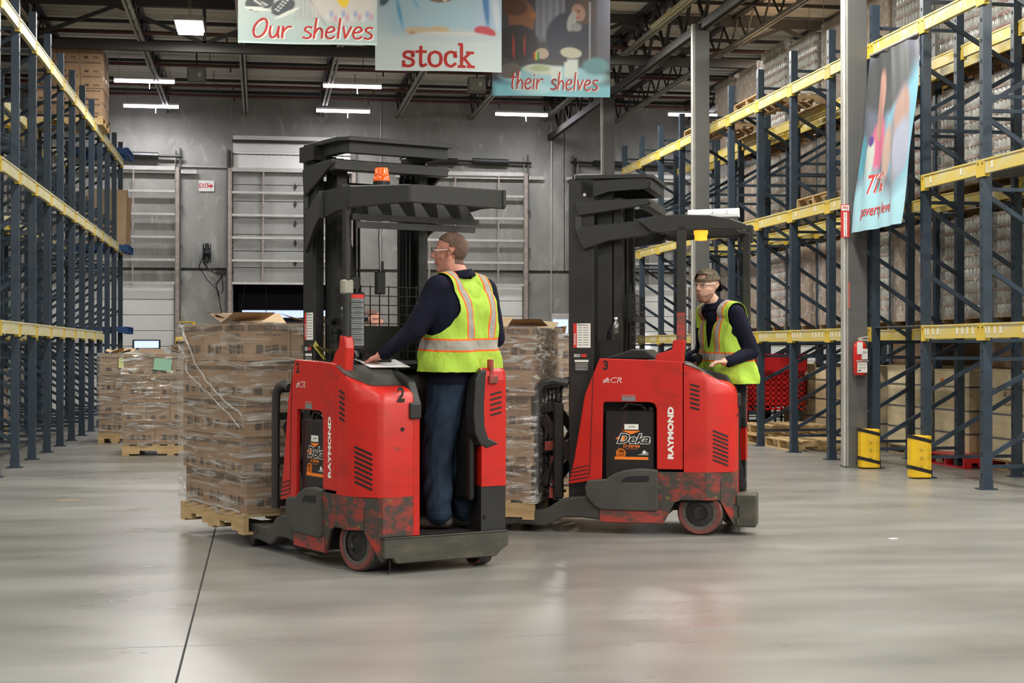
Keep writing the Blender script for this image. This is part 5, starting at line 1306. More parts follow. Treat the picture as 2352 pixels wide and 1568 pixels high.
def vest_mat(nm, v, pel, side, fwd):
    """lime mesh cloth with grey reflective tape edged in orange: one level band and two upright bands"""
    m, nt, b = principled(nm); N, L = nt.nodes, nt.links
    tc = N.new('ShaderNodeTexCoord')
    def dot(vec, c):
        d = N.new('ShaderNodeVectorMath'); d.operation = 'DOT_PRODUCT'; L.new(tc.outputs['Object'], d.inputs[0]); d.inputs[1].default_value = vec
        s_ = N.new('ShaderNodeMath'); s_.operation = 'SUBTRACT'; L.new(d.outputs['Value'], s_.inputs[0]); s_.inputs[1].default_value = c; return s_.outputs[0]
    def M(op, a, b_=None, c=None):
        n = N.new('ShaderNodeMath'); n.operation = op
        for i, q in enumerate((a, b_, c)):
            if q is None: continue
            if isinstance(q, (int, float)): n.inputs[i].default_value = q
            else: L.new(q, n.inputs[i])
        return n.outputs[0]
    tl = v.get('tilt', (0, 0)); zz = dot((tl[0], tl[1], 1), v['band'])
    lat = dot(tuple(side), pel.dot(Vector(side)) + v.get('shift', 0))
    sep = v.get('sep', .125)
    dz = M('ABSOLUTE', zz); dv = M('ABSOLUTE', M('SUBTRACT', M('ABSOLUTE', lat), M('ADD', M('MULTIPLY', zz, v.get('spread', 0.0)), sep)))
    above = M('GREATER_THAN', zz, 0)
    bt, ot = v.get('bt', .026), v.get('ot', .036)
    tapeh = M('LESS_THAN', dz, bt); orh = M('LESS_THAN', dz, ot)
    tapev = M('MULTIPLY', M('LESS_THAN', dv, bt * .85), above); orv = M('MULTIPLY', M('LESS_THAN', dv, ot * .92), above)
    tape = M('MAXIMUM', tapeh, M('MULTIPLY', tapev, M('SUBTRACT', 1, orh))); orange = M('MAXIMUM', orh, orv)
    m1 = N.new('ShaderNodeMix'); m1.data_type = 'RGBA'; m1.inputs[6].default_value = (0.38, 0.57, 0.065, 1); m1.inputs[7].default_value = (0.85, 0.13, 0.012, 1); L.new(orange, m1.inputs[0])
    m2 = N.new('ShaderNodeMix'); m2.data_type = 'RGBA'; L.new(m1.outputs[2], m2.inputs[6]); m2.inputs[7].default_value = (0.34, 0.315, 0.28, 1); L.new(tape, m2.inputs[0])
    L.new(m2.outputs[2], b.inputs['Base Color']); b.inputs['Roughness'].default_value = .75; b.inputs['Specular IOR Level'].default_value = .25
    nz = N.new('ShaderNodeTexNoise'); nz.inputs['Scale'].default_value = 9; nz.inputs['Detail'].default_value = 3; nz.inputs['Distortion'].default_value = 1.0
    mp = N.new('ShaderNodeMapping'); mp.inputs['Rotation'].default_value = (0, .6, 0); mp.inputs['Scale'].default_value = (1, 1, .45); L.new(tc.outputs['Object'], mp.inputs['Vector']); L.new(mp.outputs[0], nz.inputs['Vector'])
    bp = N.new('ShaderNodeBump'); bp.inputs['Strength'].default_value = .8; bp.inputs['Distance'].default_value = .03; L.new(nz.outputs[0], bp.inputs['Height']); L.new(bp.outputs[0], b.inputs['Normal'])
    return m
# first driver: back half turned to us, left arm down to the console, head in profile
A1 = head_deg(38); x, y = at(-.335, 9.95)
J1 = dict(girth=1.14, belly=.06, baggy=1.18, pelvis=(.0, .0, .98), chest=(-.02, .01, 1.37), neck=(.0, .02, 1.600), head=(.03, .055, 1.735), neck_r=.074, hs=1.04,
          side=(0, 1, 0), shoulder_l=(-.01, .215, 1.505), shoulder_r=(-.03, -.215, 1.505), elbow_l=(.06, .35, 1.25), wrist_l=(.22, .46, 1.10), hand_l=(.31, .49, 1.065),
          elbow_r=(-.05, -.30, 1.20), wrist_r=(.20, -.27, 1.10), hand_r=(.28, -.25, 1.08),
          hip_l=(.0, .10, .93), hip_r=(.0, -.10, .93), knee_l=(.06, .15, .50), knee_r=(.02, -.05, .50), ankle_l=(.05, .14, .10), ankle_r=(-.0, -.08, .10), toe_l=(.20, .22, 0), toe_r=(.15, -.06, 0))
person('heavyset person with cropped hair, lime safety vest and jeans, driving truck 2', (x, y, .224), A1, J1, (math.radians(27), math.radians(-2)),
       dict(skin='skin', head='skin', neck='skin', lip='lip', hand='skin', sleeve='navy_cloth', torso='navy_cloth', collar='navy_cloth', jeans='denim', shoe='shoe_brown'),
       vest=dict(hem=.985, arm=.005, band=1.165, sep=.095, spread=.10, tilt=(-.05, .03), bt=.030, ot=.041, flare=.16))
# second driver: three-quarter face to us, camouflage cap worn backwards
A2 = head_deg(-26); x, y = at(1.64, 11.92)
J2 = dict(girth=.94, pelvis=(0, 0, .93), chest=(.03, .0, 1.27), neck=(.11, .0, 1.465), head=(.19, .0, 1.605), neck_r=.056, hs=.98, side=(0, 1, 0),
          shoulder_l=(.05, .185, 1.39), shoulder_r=(.08, -.185, 1.39), elbow_l=(-.05, .25, 1.11), wrist_l=(.17, .26, 1.035), hand_l=(.27, .24, 1.035),
          elbow_r=(.06, -.26, 1.10), wrist_r=(.28, -.22, 1.05), hand_r=(.36, -.2, 1.04),
          hip_l=(0, .085, .88), hip_r=(0, -.085, .88), knee_l=(.05, .10, .48), knee_r=(.02, -.10, .48), ankle_l=(.0, .11, .10), ankle_r=(-.02, -.11, .10), toe_l=(.14, .14, 0), toe_r=(.12, -.12, 0))
person('slim person in backwards camouflage cap and open lime vest, driving truck 3', (x, y, .224), A2, J2, (math.radians(18), math.radians(2)),
       dict(skin='skin_pale', head='skin_pale', neck='skin_pale', lip='lip', hand='skin_pale', sleeve='navy_cloth', torso='navy_cloth', collar='navy_cloth', jeans='black_cloth', shoe='shoe_brown', stubble=True),
       vest=dict(hem=.875, arm=.045, band=1.08, sep=.10, spread=.05, tilt=(.03, .03), bt=.026, ot=.035, open=1.14, flare=.22), cap=True)
# third person, mostly hidden behind the first truck
A3 = head_deg(-175); x, y = at(-1.62, 17.6)
J3 = dict(girth=.95, pelvis=(0, 0, .95), chest=(0, 0, 1.28), neck=(.02, 0, 1.50), head=(.06, 0, 1.68), side=(0, 1, 0), shoulder_l=(0, .19, 1.42), shoulder_r=(0, -.19, 1.42), elbow_l=(.0, .27, 1.15), wrist_l=(.15, .24, .98), hand_l=(.23, .22, .93),
          elbow_r=(.0, -.27, 1.15), wrist_r=(.15, -.24, .98), hand_r=(.23, -.22, .93), hip_l=(0, .09, .9), hip_r=(0, -.09, .9), knee_l=(.03, .1, .5), knee_r=(.03, -.1, .5), ankle_l=(0, .1, .1), ankle_r=(0, -.1, .1), toe_l=(.14, .13, 0), toe_r=(.14, -.13, 0))
person('person standing among the cartons, only their bespectacled face showing past the instruction board', (x, y, 0), A3, J3, (0, 0),
       dict(skin='skin', head='skin', neck='skin', lip='lip', hand='skin', sleeve='navy_cloth', torso='navy_cloth', collar='navy_cloth', jeans='denim', shoe='shoe_brown', frame='black_plastic'), voxel=.011)

# ================================================================== FLOOR CARTONS IN THE BACKGROUND
def floor_load(px0, px1, ybase, ytop, label, seed, nz=4, nx=3, ny=3, rz=0.0, depth=1.0, paper=None, **kw):
    Z = 3600 * EYE / (ybase - 803); Wd = (px1 - px0) / 3600 * Z; h = EYE + (803 - ytop) / 3600 * Z - .14
    X = ((px0 + px1) / 2 - 1176) / 3600 * Z; x, y = at(X, Z); y += depth / 2
    r = carton_load(label, (x, y, 0), rz, nx, ny, nz, Wd / nx, depth / ny, h / nz, kw.pop('wrap', 'stretch_film_dense'), kw.pop('flaps', 5), seed=seed, prints=('y-', 'x-', 'x+'), **kw)
    if paper:
        o = MB().box(-.11, .11, -.003, 0, -.075, .075).build('paper_sign', paper[0]); o.location = (x + paper[1], y - depth / 2 - .045, .14 + h * .88); o.rotation_euler = (0, paper[3] if len(paper) > 3 else .05, rz); tag(o, paper[2], 'paper')
    return r
floor_load(228, 300, 1017, 812, 'wrapped food-drive carton pallet beside the blue rack with a yellow sheet', 11, nx=2, paper=('paper_lime', .17, 'pale yellow paper sheet taped to the carton pallet beside the rack', .06))
floor_load(285, 500, 1045, 812, 'wrapped food-drive carton pallet bearing a green sheet', 12, nx=3, paper=('paper_green', -.10, 'green paper sheet taped to the wrapped carton pallet', .10))
floor_load(745, 868, 985, 742, 'carton pallet standing behind the wire screen of truck 2', 13, nx=3, flaps=3)
floor_load(870, 985, 968, 775, 'lower carton pallet behind the wire screen of truck 2', 14, nx=3, nz=4)
floor_load(1080, 1300, 960, 783, 'wide carton pallet behind the two trucks near the end wall', 15, nx=4, nz=4)
floor_load(395, 470, 962, 792, 'carton pallet below the yellow dock lamp', 16, nx=2, nz=4)
# sheet of white paper fixed to a carton, seen through the screen
x, y = at(-1.95, 24.3); WLY = at((927.5 - 1176) / 3600 * 3600 * EYE / 165, 3600 * EYE / 165)[1] - .035
o = MB().box(-.15, .15, -.003, 0, -.14, .14).build('white_label', 'paper_white'); o.location = (at(-2.37, 29.3)[0], WLY, 1.50); tag(o, 'white printed sheet seen through the wire screen of truck 2', 'paper')
m = MB()
for i in range(6):
    for j in range(3): m.box(-.12 + j * .085, -.055 + j * .085, -.0045, -.003, -.125 + i * .043, -.10 + i * .043)
m.build('printed_grid', 'grey_decal', o)

# ================================================================== LOADS ON THE RACKS
CANS = {}
def can_layer(nx=12, ny=10, layers=9, r=.046, h=.118):
    k = (nx, ny, layers)
    if k not in CANS:
        m = MB(); px = .1
        for l in range(layers):
            z = l * .145 + .022
            for i in range(nx):
                for j in range(ny):
                    if 0 < i < nx - 1 and 0 < j < ny - 1: continue
                    x, y = (i - (nx - 1) / 2) * .1, (j - (ny - 1) / 2) * .1
                    m.lathe([(r * .94, 0), (r, .004), (r, h - .004), (r * .94, h)], (x, y, z), 8, mi=(i * 7 + j * 3 + l) % 3 == 0)
        t = MB()
        for l in range(layers + 1):
            z = l * .145
            t.box(-nx * .05, nx * .05, -ny * .05, ny * .05, z, z + .018)
            if l < layers:
                for (a, b, c, d) in ((-nx * .05, nx * .05, -ny * .05 - .003, -ny * .05), (-nx * .05, nx * .05, ny * .05, ny * .05 + .003), (-nx * .05 - .003, -nx * .05, -ny * .05, ny * .05), (nx * .05, nx * .05 + .003, -ny * .05, ny * .05)): t.box(a, b, c, d, z, z + .032)
        CANS[k] = (m.mesh('can', ['can_label', 'can_metal'], True), t.mesh('tray', 'tray_board'), t.mesh('tray', 'tray_red'))
    return CANS[k]
def can_load(label, loc, red=False, layers=9, wrap='film_rack', seed=0, nx=10, ny=12):
    r = thing('canned_goods_pallet', label, 'pallet load', loc)
    make_pallet(r, nx * .1 + .02, ny * .1 + .02, mats='pallet_wood_b')
    c, t1, t2 = can_layer(nx, ny, layers)
    o = link('cans', c, r, (0, 0, .14)); o['kind'] = 'stuff'
    o = link('trays', t2 if red else t1, r, (0, 0, .14)); o['kind'] = 'stuff'
    film_shell(r, -nx * .05 - .01, nx * .05 + .01, -ny * .05 - .01, ny * .05 + .01, .12, .14 + layers * .145 + .03, wrap, seed, amp=.02)
    return r
lvl = {0: ('floor level', 0.0), 1: ('lowest beam', 1.60), 2: ('second beam', 3.18), 3: ('top beam', 4.84)}
proto = {}
rnd = random.Random(21)
# back rack row: kinds by level and bay (C cans, B brown cartons, R red-tray cans, - empty)
PLAN = {3: 'CCRCCBBCCBB-', 2: 'CBCCRCBBCBC-', 1: 'RCCCBCBBCBB-'}
bayname = ['nearest to the camera'] + ['%s bay along' % o for o in ['second', 'third', 'fourth', 'fifth', 'sixth', 'seventh', 'eighth', 'ninth', 'tenth', 'eleventh', 'twelfth']]
for lv, plan in PLAN.items():
    for i, k in enumerate(plan):
        if k == '-': continue
        yc = (R_Y[i] + R_Y[i + 1]) / 2 + rnd.uniform(-.03, .03); loc = (8.80 + rnd.uniform(-.04, .04), yc, lvl[lv][1])
        lay = 8 if lv < 3 else rnd.choice((8, 9))
        nm = {'C': 'film-wrapped pallet of canned goods', 'R': 'film-wrapped can pallet on reddish trays', 'B': 'film-wrapped brown carton pallet'}[k]
        lab = '%s, %s of the rear rack row, %s' % (nm, lvl[lv][0], 'bay nearest the camera' if i == 0 else bayname[i])
        lab = lab.replace('bay nearest the camera', 'nearest bay').replace('nearest bay', 'first bay').replace('bay along', 'bay').replace('the rear rack row', 'rear rack row')
        key = (k, lay if k != 'B' else lv == 3)
        if key in proto:
            o = copy_tree(proto[key]); o.location = loc
        else:
            if k == 'B': o = carton_load(lab, loc, 0, 3, 3, 4, .34, .40, .30 if lv < 3 else .31, 'film_rack', 0, seed=i, style=-1, pm='pallet_wood_b', prints=())
            else: o = can_load(lab, loc, k == 'R', lay, seed=i)
            proto[key] = o
        o.rotation_euler = (0, 0, rnd.uniform(-.02, .02)); o['label'] = lab; o['group'] = 'wrapped pallet loads on the rear rack row'
# a few empty pallets on the aisle rack and loads on its far top bays
for n_, (bay, lv) in enumerate(((6, 3), (8, 3), (4, 2))):
    yc = (R_Y[bay] + R_Y[bay + 1]) / 2
    r = thing('empty_pallet', ['empty wooden pallet on the top beam above the capped driver', 'empty wooden pallet on the top beam two bays beyond', 'empty wooden pallet on the second beam beside the column'][n_], 'pallet', (7.43, yc, lvl[lv][1]))
    make_pallet(r, 1.0, 1.2, mats='pallet_wood_b', name='pallet_boards')
# left rack loads
def left_y(i): return (L_Y[i] + L_Y[i + 1]) / 2
o = carton_load('tall stack of brown cartons on top of the rack beside the strip lamps', (-3.20, left_y(7) + .3, 5.14), 0, 3, 3, 5, .37, .38, .235, None, 0, seed=3, prints=('y-',), style=1, mats=('cardboard', 'cardboard_dark'))
o = thing('cardboard_bales', 'torn brown cardboard bale standing on edge at the far end of the rack', 'cardboard', (-2.86, L_Y[-1] - .35, 3.40))
rnd = random.Random(5)
for k in range(14):
    m = MB().box(-.5, .22 + rnd.uniform(-.05, .06), -.012, .012, 0, 1.05 + rnd.uniform(-.12, .08)); c = m.build('cardboard_sheet', rnd.choice(('cardboard', 'cardboard_b', 'cardboard_in')), o); c.location = (0, -.3 + k * .05, 0); c.rotation_euler = (rnd.uniform(-.05, .05), rnd.uniform(-.03, .03), rnd.uniform(-.08, .08))
for n_, (xx, yy, zz) in enumerate(((-2.95, L_Y[-1] - .5, 5.14), (-2.95, L_Y[-1] - .5, 3.40 - .0), (-2.95, L_Y[-1] - .5, 1.66))):
    if n_ == 1: zz = 3.26 + .14 - .14
    r = thing('blue_pallet', ['blue pallet end sticking out at the top of the far rack bay', 'blue pallet under the torn cardboard bale', 'blue pallet on the lowest beam of the far rack bay'][n_], 'pallet', (xx - .1, yy + .2, zz if n_ != 1 else 3.40 - .14)); make_pallet(r, 1.0, 1.2, mats='pallet_blue', name='pallet_boards')
for n_, (lv, i, k) in enumerate(((1.66, 1, 'C'), (1.66, 3, 'C'), (3.40, 2, 'B'), (3.40, 4, 'R'), (5.14, 3, 'C'), (5.14, 5, 'C'), (3.40, 6, 'B'), (5.14, 1, 'C'), (1.66, 5, 'B'), (3.40, 0, 'C'))):
    loc = (-4.65, left_y(i), lv)
    lab = '%s, %s beam of the rack opposite the column, %s bay' % ({'C': 'shiny wrapped can pallet', 'B': 'dim carton pallet', 'R': 'reddish wrapped can pallet'}[k], {1.66: 'lowest', 3.40: 'second', 5.14: 'top'}[lv], ords[i])
    if k == 'B': o = copy_tree(proto[('B', False)])
    else: o = copy_tree(proto[[q for q in proto if q[0] == k][0]])
    o.location = loc; o['label'] = lab; o['group'] = 'wrapped loads on the rack opposite the column'
def clutter():
    # plywood crates at floor level of the back row
    for i in range(0, 8):
        yc = (R_Y[i] + R_Y[i + 1]) / 2; w_ = (1.16, 1.08, 1.2, .95, 1.1, 1.15, 1.0, 1.1)[i]; h_ = (1.0, 1.02, 1.0, .98, 1.02, 1.0, .95, 1.0)[i]
        r = thing('plywood_crate', '%s plywood crate on the floor under the rear rack, %s from the near end' % (('pale', 'strapped', 'logo-stencilled', 'orange-stickered', 'plain', 'tall', 'banded', 'far')[i], ords[i]), 'crate', (8.72, yc, 0), 0, 'plywood crates under the rack')
        make_pallet(r, 1.1, w_, mats='pallet_wood_b', name='skid', H=.12)
        for nm, b in (('front_panel', (-.56, -.545, -w_ / 2, w_ / 2)), ('rear_panel', (.545, .56, -w_ / 2, w_ / 2)), ('end_panel', (-.545, .545, -w_ / 2, -w_ / 2 + .015)), ('end_panel', (-.545, .545, w_ / 2 - .015, w_ / 2))):
            MB().box(b[0], b[1], b[2], b[3], .12, .12 + h_).build(nm, 'plywood', r, bevel=.004)
        MB().box(-.565, .565, -w_ / 2 - .005, w_ / 2 + .005, .12 + h_, .135 + h_).build('lid', 'plywood', r, bevel=.004)
        m = MB()
        for zz in (.35, .62, .9): m.box(-.566, -.56, -w_ / 2, w_ / 2, zz, zz + .02); m.box(-.56, .56, -w_ / 2 - .006, -w_ / 2, zz, zz + .02)
        m.build('strap', 'steel_strap', r)
        if i == 2:
            MB().text('IASIS', .10, facing(-.562, -.05, .85, PI)).text('BOXES', .05, facing(-.562, -.05, .74, PI)).build('stencil', 'black_decal', r)
        if i == 3: MB().lathe([(0, -.5625), (.05, -.5625), (.05, -.561), (0, -.561)], (0, .25, .96), 14, 'x').build('sticker_disc', 'orange_decal', r)
    for i in (0, 1, 2, 4):
        yc = (R_Y[i] + R_Y[i + 1]) / 2
        r = thing('brown_carton', 'wide brown carton on the %s plywood crate under the rack' % ords[i], 'carton', (8.72, yc, 1.14)); 
        MB().box(-.5, .5, -.52, .52, 0, .30).build('box_body', 'cardboard_dark', r, bevel=.008); MB().box(-.5, .5, -.03, .03, .30, .302).build('tape', 'tape_tan', r)
    # red wire baskets stacked further along
    for i, (yy, z) in enumerate(((24.2, 0.12), (25.6, 0.12), (23.0, 0.12))):
        r = thing('red_basket', 'tall red plastic basket cart beneath the rack, %s of three' % ('middle', 'farther', 'nearer')[i], 'basket', (7.55, yy, 0))
        m = MB(); 
        for zz in np.linspace(.45, 1.0, 8): m.box(-.5, .5, -.5, -.49, zz, zz + .03); m.box(-.5, -.49, -.5, .5, zz, zz + .03)
        for t in np.linspace(-.5, .48, 12): m.box(t, t + .02, -.5, -.49, .45, 1.03); m.box(-.5, -.49, t, t + .02, .45, 1.03)
        m.build('basket_mesh', 'red_plastic', r)
        MB().box(-.53, .53, -.53, -.47, 1.02, 1.28).box(-.53, -.47, -.53, .53, 1.02, 1.28).box(-.5, .5, -.46, .5, .5, 1.15).build('basket_rim', 'red_plastic', r, bevel=.02)
        m = MB()
        for a in (-.45, .45):
            for b in (-.45, .45): m.bar((a, b, 0), (a, b, .5), .03, .03)
        for zz in (.15, .3, .42): m.bar((-.45, -.45, zz), (.45, -.45, zz), .015, .015); m.bar((-.45, -.45, zz), (-.45, .45, zz), .015, .015)
        m.build('wire_frame', 'steel_dark', r)
    # low wooden pallets on the floor below the aisle rack
    for i, (yy, z) in enumerate(((21.9, 0), (21.9, .14), (20.5, 0), (23.4, 0))):
        r = thing('empty_pallet', ['wooden pallet flat on the floor between rack posts, lower of two', 'wooden pallet stacked on another between rack posts', 'single wooden pallet on the floor next to the stacked pair', 'wooden pallet on the floor below the red baskets'][i], 'pallet', (7.45 + (.04 if z else 0), yy, z)); make_pallet(r, 1.0, 1.15, name='pallet_boards')
    r = thing('red_pallet', 'dark red pallet on the floor behind the yellow post guard', 'pallet', (8.1, 17.2, 0)); make_pallet(r, .5, 1.0, mats='red_plastic', name='pallet_boards')
    # floor level goods under the opposite rack
    for i in (1, 3, 5, 6):
        o = carton_load('dim carton pallet on the floor behind the pale beam rack posts, %s bay' % ords[i], (-4.6, left_y(i), 0), 0, 3, 3, 3, .33, .38, .30, 'stretch_film', 0, seed=40 + i, style=-1, prints=())
clutter()
o = MB().add([(-.10, -.02, 0), (.0, .02, 0), (.12, -.01, 0), (.1, .02, .004), (0, .04, .006), (-.12, 0, .003)], [(0, 1, 2, 3, 4, 5)]).build('wood_splinter', 'pallet_wood_b'); o.location = at(-3.95, 14.0) + (.003,); tag(o, 'flat wood splinters lying on the open floor', 'splinters')
o = MB().box(-.03, .03, -.02, .02, 0, .003).build('paper_scrap', 'paper_white'); o.location = at(2.72, 11.2) + (.001,); tag(o, 'tiny white paper scrap on the floor behind truck 3', 'scrap')

# ================================================================== BANNERS (printed cloth: pictures as painted colour fields)
def blob(C, X, Y, cx, cy, rx, ry, col, soft=.25, rot=0.0):
    c, s = math.cos(rot), math.sin(rot); u = ((X - cx) * c + (Y - cy) * s) / rx; v = (-(X - cx) * s + (Y - cy) * c) / ry
    a = np.clip((1 - np.sqrt(u * u + v * v)) / (soft * .55), 0, 1)[..., None]; return C * (1 - a) + np.array(col) * a
def rect(C, X, Y, x0, x1, y0, y1, col, soft=.02):
    a = np.clip(np.minimum(np.minimum(X - x0, x1 - X), np.minimum(Y - y0, y1 - Y)) / soft + .5, 0, 1)[..., None]; return C * (1 - a) + np.array(col) * a
STROKES = {   # hand-drawn letters as centre lines on a unit x-height of 1
 'O': (1.15, [[(.75, 1.62), (.45, 1.45), (.18, 1.0), (.12, .5), (.25, .08), (.5, 0), (.8, .25), (.98, .75), (1.0, 1.3), (.85, 1.6), (.62, 1.62), (.55, 1.5)]]),
 'u': (.85, [[(.12, 1), (.1, .5), (.2, .08), (.4, .02), (.6, .3), (.7, .98)], [(.7, 1), (.68, .4), (.74, .0)]]),
 'r': (.78, [[(.15, 1), (.15, 0)], [(.16, .5), (.35, .85), (.6, 1.0), (.72, .95)]]),
 's': (.72, [[(.62, .92), (.42, 1.0), (.2, .9), (.18, .68), (.4, .52), (.6, .34), (.58, .1), (.35, -.02), (.08, .08)]]),
 'h': (.85, [[(.18, 1.75), (.12, 0)], [(.14, .4), (.32, .8), (.52, .86), (.66, .6), (.68, 0)]]),
 'e': (.80, [[(.1, .5), (.45, .55), (.66, .72), (.56, .96), (.34, .98), (.14, .7), (.1, .3), (.26, .02), (.5, .0), (.7, .16)]]),
 'l': (.38, [[(.2, 1.75), (.16, 0)]]),
 'v': (.74, [[(.1, 1), (.3, .02)], [(.3, .02), (.66, 1.02)]]),
 't': (.66, [[(.34, 1.6), (.28, .3), (.36, .0)], [(.02, 1.08), (.66, 1.14)]]),
 'i': (.36, [[(.18, 1), (.16, 0)], [(.20, 1.34), (.20, 1.40)]]), ' ': (.75, [])}
SLAB = {
 's': (.80, [[(.66, .72), (.62, .92), (.4, 1.0), (.18, .9), (.18, .66), (.42, .54), (.66, .4), (.66, .12), (.4, 0), (.16, .08), (.12, .30)], [(.66, .66), (.66, 1.02)], [(.12, -.02), (.12, .34)]]),
 't': (.72, [[(.34, 1.36), (.32, .25), (.42, .02), (.64, .12)], [(.05, 1), (.64, 1)]]),
 'o': (.95, [[(.45, 1), (.18, .85), (.1, .5), (.18, .15), (.45, 0), (.72, .15), (.8, .5), (.72, .85), (.45, 1)]]),
 'c': (.86, [[(.68, .68), (.62, .92), (.42, 1), (.18, .85), (.1, .5), (.18, .15), (.44, 0), (.7, .2)], [(.69, .64), (.69, 1.0)]]),
 'k': (1.0, [[(.2, 1.55), (.2, 0)], [(.04, 1.55), (.2, 1.55)], [(.02, 0), (.4, 0)], [(.22, .42), (.7, .96)], [(.36, .56), (.76, .02)], [(.52, .98), (.9, .98)], [(.56, 0), (.94, 0)]])}
def stroke_tris(body, table, w, shear=0.0):
    vs, fs = [], []; x = 0.0
    for ch in body:
        adv, lines = table[ch]
        for ln in lines:
            P_ = [Vector((x + a + b * shear, b)) for a, b in ln]
            if len(P_) > 2:      # smooth the line
                q = [P_[0]]
                for i in range(len(P_) - 1):
                    p0, p1, p2, p3 = P_[max(i - 1, 0)], P_[i], P_[i + 1], P_[min(i + 2, len(P_) - 1)]
                    for t in (.25, .5, .75, 1.0): q.append(.5 * ((2 * p1) + (p2 - p0) * t + (2 * p0 - 5 * p1 + 4 * p2 - p3) * t * t + (3 * p1 - p0 - 3 * p2 + p3) * t ** 3))
                P_ = q
            for i in range(len(P_) - 1):
                d = (P_[i + 1] - P_[i]).normalized(); n = Vector((-d.y, d.x)) * w; e = d * w * .5; o = len(vs)
                a, b = P_[i] - e, P_[i + 1] + e; vs += [a + n, a - n, b - n, b + n]; fs.append((o, o + 1, o + 2, o + 3))
        x += adv
    return [(v.x - x / 2, v.y - .5) for v in vs], fs
def banner(label, W, Hh, paint, loc, rz, warp, nx=120, ny=150, words=(), rough=.55, name='hanging_banner', cloth_z=None):
    T = thing(name, label, 'banner', loc, rz)
    u = np.linspace(0, 1, nx + 1); v = np.linspace(0, 1, ny + 1); U, Vv = np.meshgrid(u, v)
    X = (U - .5) * W; Zz = -Hh + Vv * Hh; vs = [warp(a, b, W, Hh) for a, b in zip(U.ravel(), Vv.ravel())]
    fs = [(j * (nx + 1) + i, j * (nx + 1) + i + 1, (j + 1) * (nx + 1) + i + 1, (j + 1) * (nx + 1) + i) for j in range(ny) for i in range(nx)]
    me = bpy.data.meshes.new('cloth'); me.from_pydata(vs, [], fs); me.polygons.foreach_set('use_smooth', [True] * len(fs))
    C = paint(U * W, Vv * Hh, W, Hh); ca = me.color_attributes.new('printed', 'FLOAT_COLOR', 'POINT')
    rgba = np.ones((C.shape[0] * C.shape[1], 4), 'f'); rgba[:, :3] = np.clip(C.reshape(-1, 3), 0, 1); ca.data.foreach_set('color', rgba.ravel())
    if 'banner_print' not in MATS:
        m, nt, b = principled('banner_print'); at_ = nt.nodes.new('ShaderNodeAttribute'); at_.attribute_name = 'printed'; nt.links.new(at_.outputs['Color'], b.inputs['Base Color'])
        b.inputs['Roughness'].default_value = .45; MATS['banner_print'] = m
    me.materials.append(M_('banner_print')); o = link('cloth', me, T); me.update()
    for (body, size, cx, cz, mat, bold, shear, wide, off) in words:
        m = MB(); vs2, fs2 = text_tris(body, bold, shear) if bold < .2 else stroke_tris(body, SLAB if bold > .5 else STROKES, (bold - (.5 if bold > .5 else .2)), shear)
        pts = []
        for a, b in vs2:
            uu = (cx + a * size * wide) / W; vv = (cz + b * size) / Hh; p = warp(min(max(uu, 0), 1), min(max(vv, 0), 1), W, Hh); pts.append((p[0], p[1] - .002 - off, p[2]))
        m.add(pts, fs2); m.build('lettering', mat, o)
    m = MB(); m.tube([warp(0, 1, W, Hh), warp(1, 1, W, Hh)], .014, 8); m.build('top_rod', 'aluminium', T)
    return T
pmat('banner_red', (0.55, 0.03, 0.025), .5, var=.04); pmat('banner_white', (0.80, 0.80, 0.78), .5, var=.03)
def wv(amp, k, ph, lean=0.0):
    def f(u, v, W, H):
        return ((u - .5) * W, amp * math.sin(u * k + ph + v * 1.5) * (.4 + .6 * (1 - v)) + lean * (1 - v), -H + v * H)
    return f
def paint1(X, Y, W, H):
    Y = Y + .14
    C = np.ones(X.shape + (3,)) * np.array((.42, .52, .50)); t = np.clip((Y - .30) / .5, 0, 1)[..., None]; C = C * (1 - t) + np.array((.50, .52, .50)) * t
    C = rect(C, X, Y, .62, .95, .42, 2.2, (.40, .43, .42), .05)
    for k in range(9): C = rect(C, X, Y, .62 + k * .035, .628 + k * .035, .44, 1.0, (.55, .58, .56), .008)
    C = blob(C, X, Y, .24, .60, .17, .10, (.07, .08, .09), .15, .2); C = blob(C, X, Y, .50, .56, .15, .09, (.08, .09, .10), .15, .45)
    C = blob(C, X, Y, .22, .53, .17, .025, (.72, .72, .66), .4, -.1); C = blob(C, X, Y, .55, .49, .17, .022, (.72, .72, .66), .4, .45)
    for k in range(5): C = blob(C, X, Y, .19 + k * .03, .62 - k * .012, .04, .007, (.7, .7, .66), .5, .3); C = blob(C, X, Y, .44 + k * .025, .52 + k * .03, .045, .008, (.7, .7, .66), .5, -.4)
    for k in range(3): C = blob(C, X, Y, .82 + k * .1, .62, .012, .40, (.18, .2, .2), .6, .55)
    C = blob(C, X, Y, 1.18, .62, .42, .28, (.60, .56, .52), .5); C = blob(C, X, Y, 1.17, .66, .07, .11, (.80, .55, .05), .25, .3)
    for k in range(12): C = blob(C, X, Y, 1.0 + .045 * k, .46 + .03 * math.sin(k * 2), .03, .05, [(.62, .60, .60), (.35, .38, .55), (.55, .35, .42)][k % 3], .8)
    return rect(C, X, Y, -1, 3, -1, .162, (.55, .68, .68), .01)
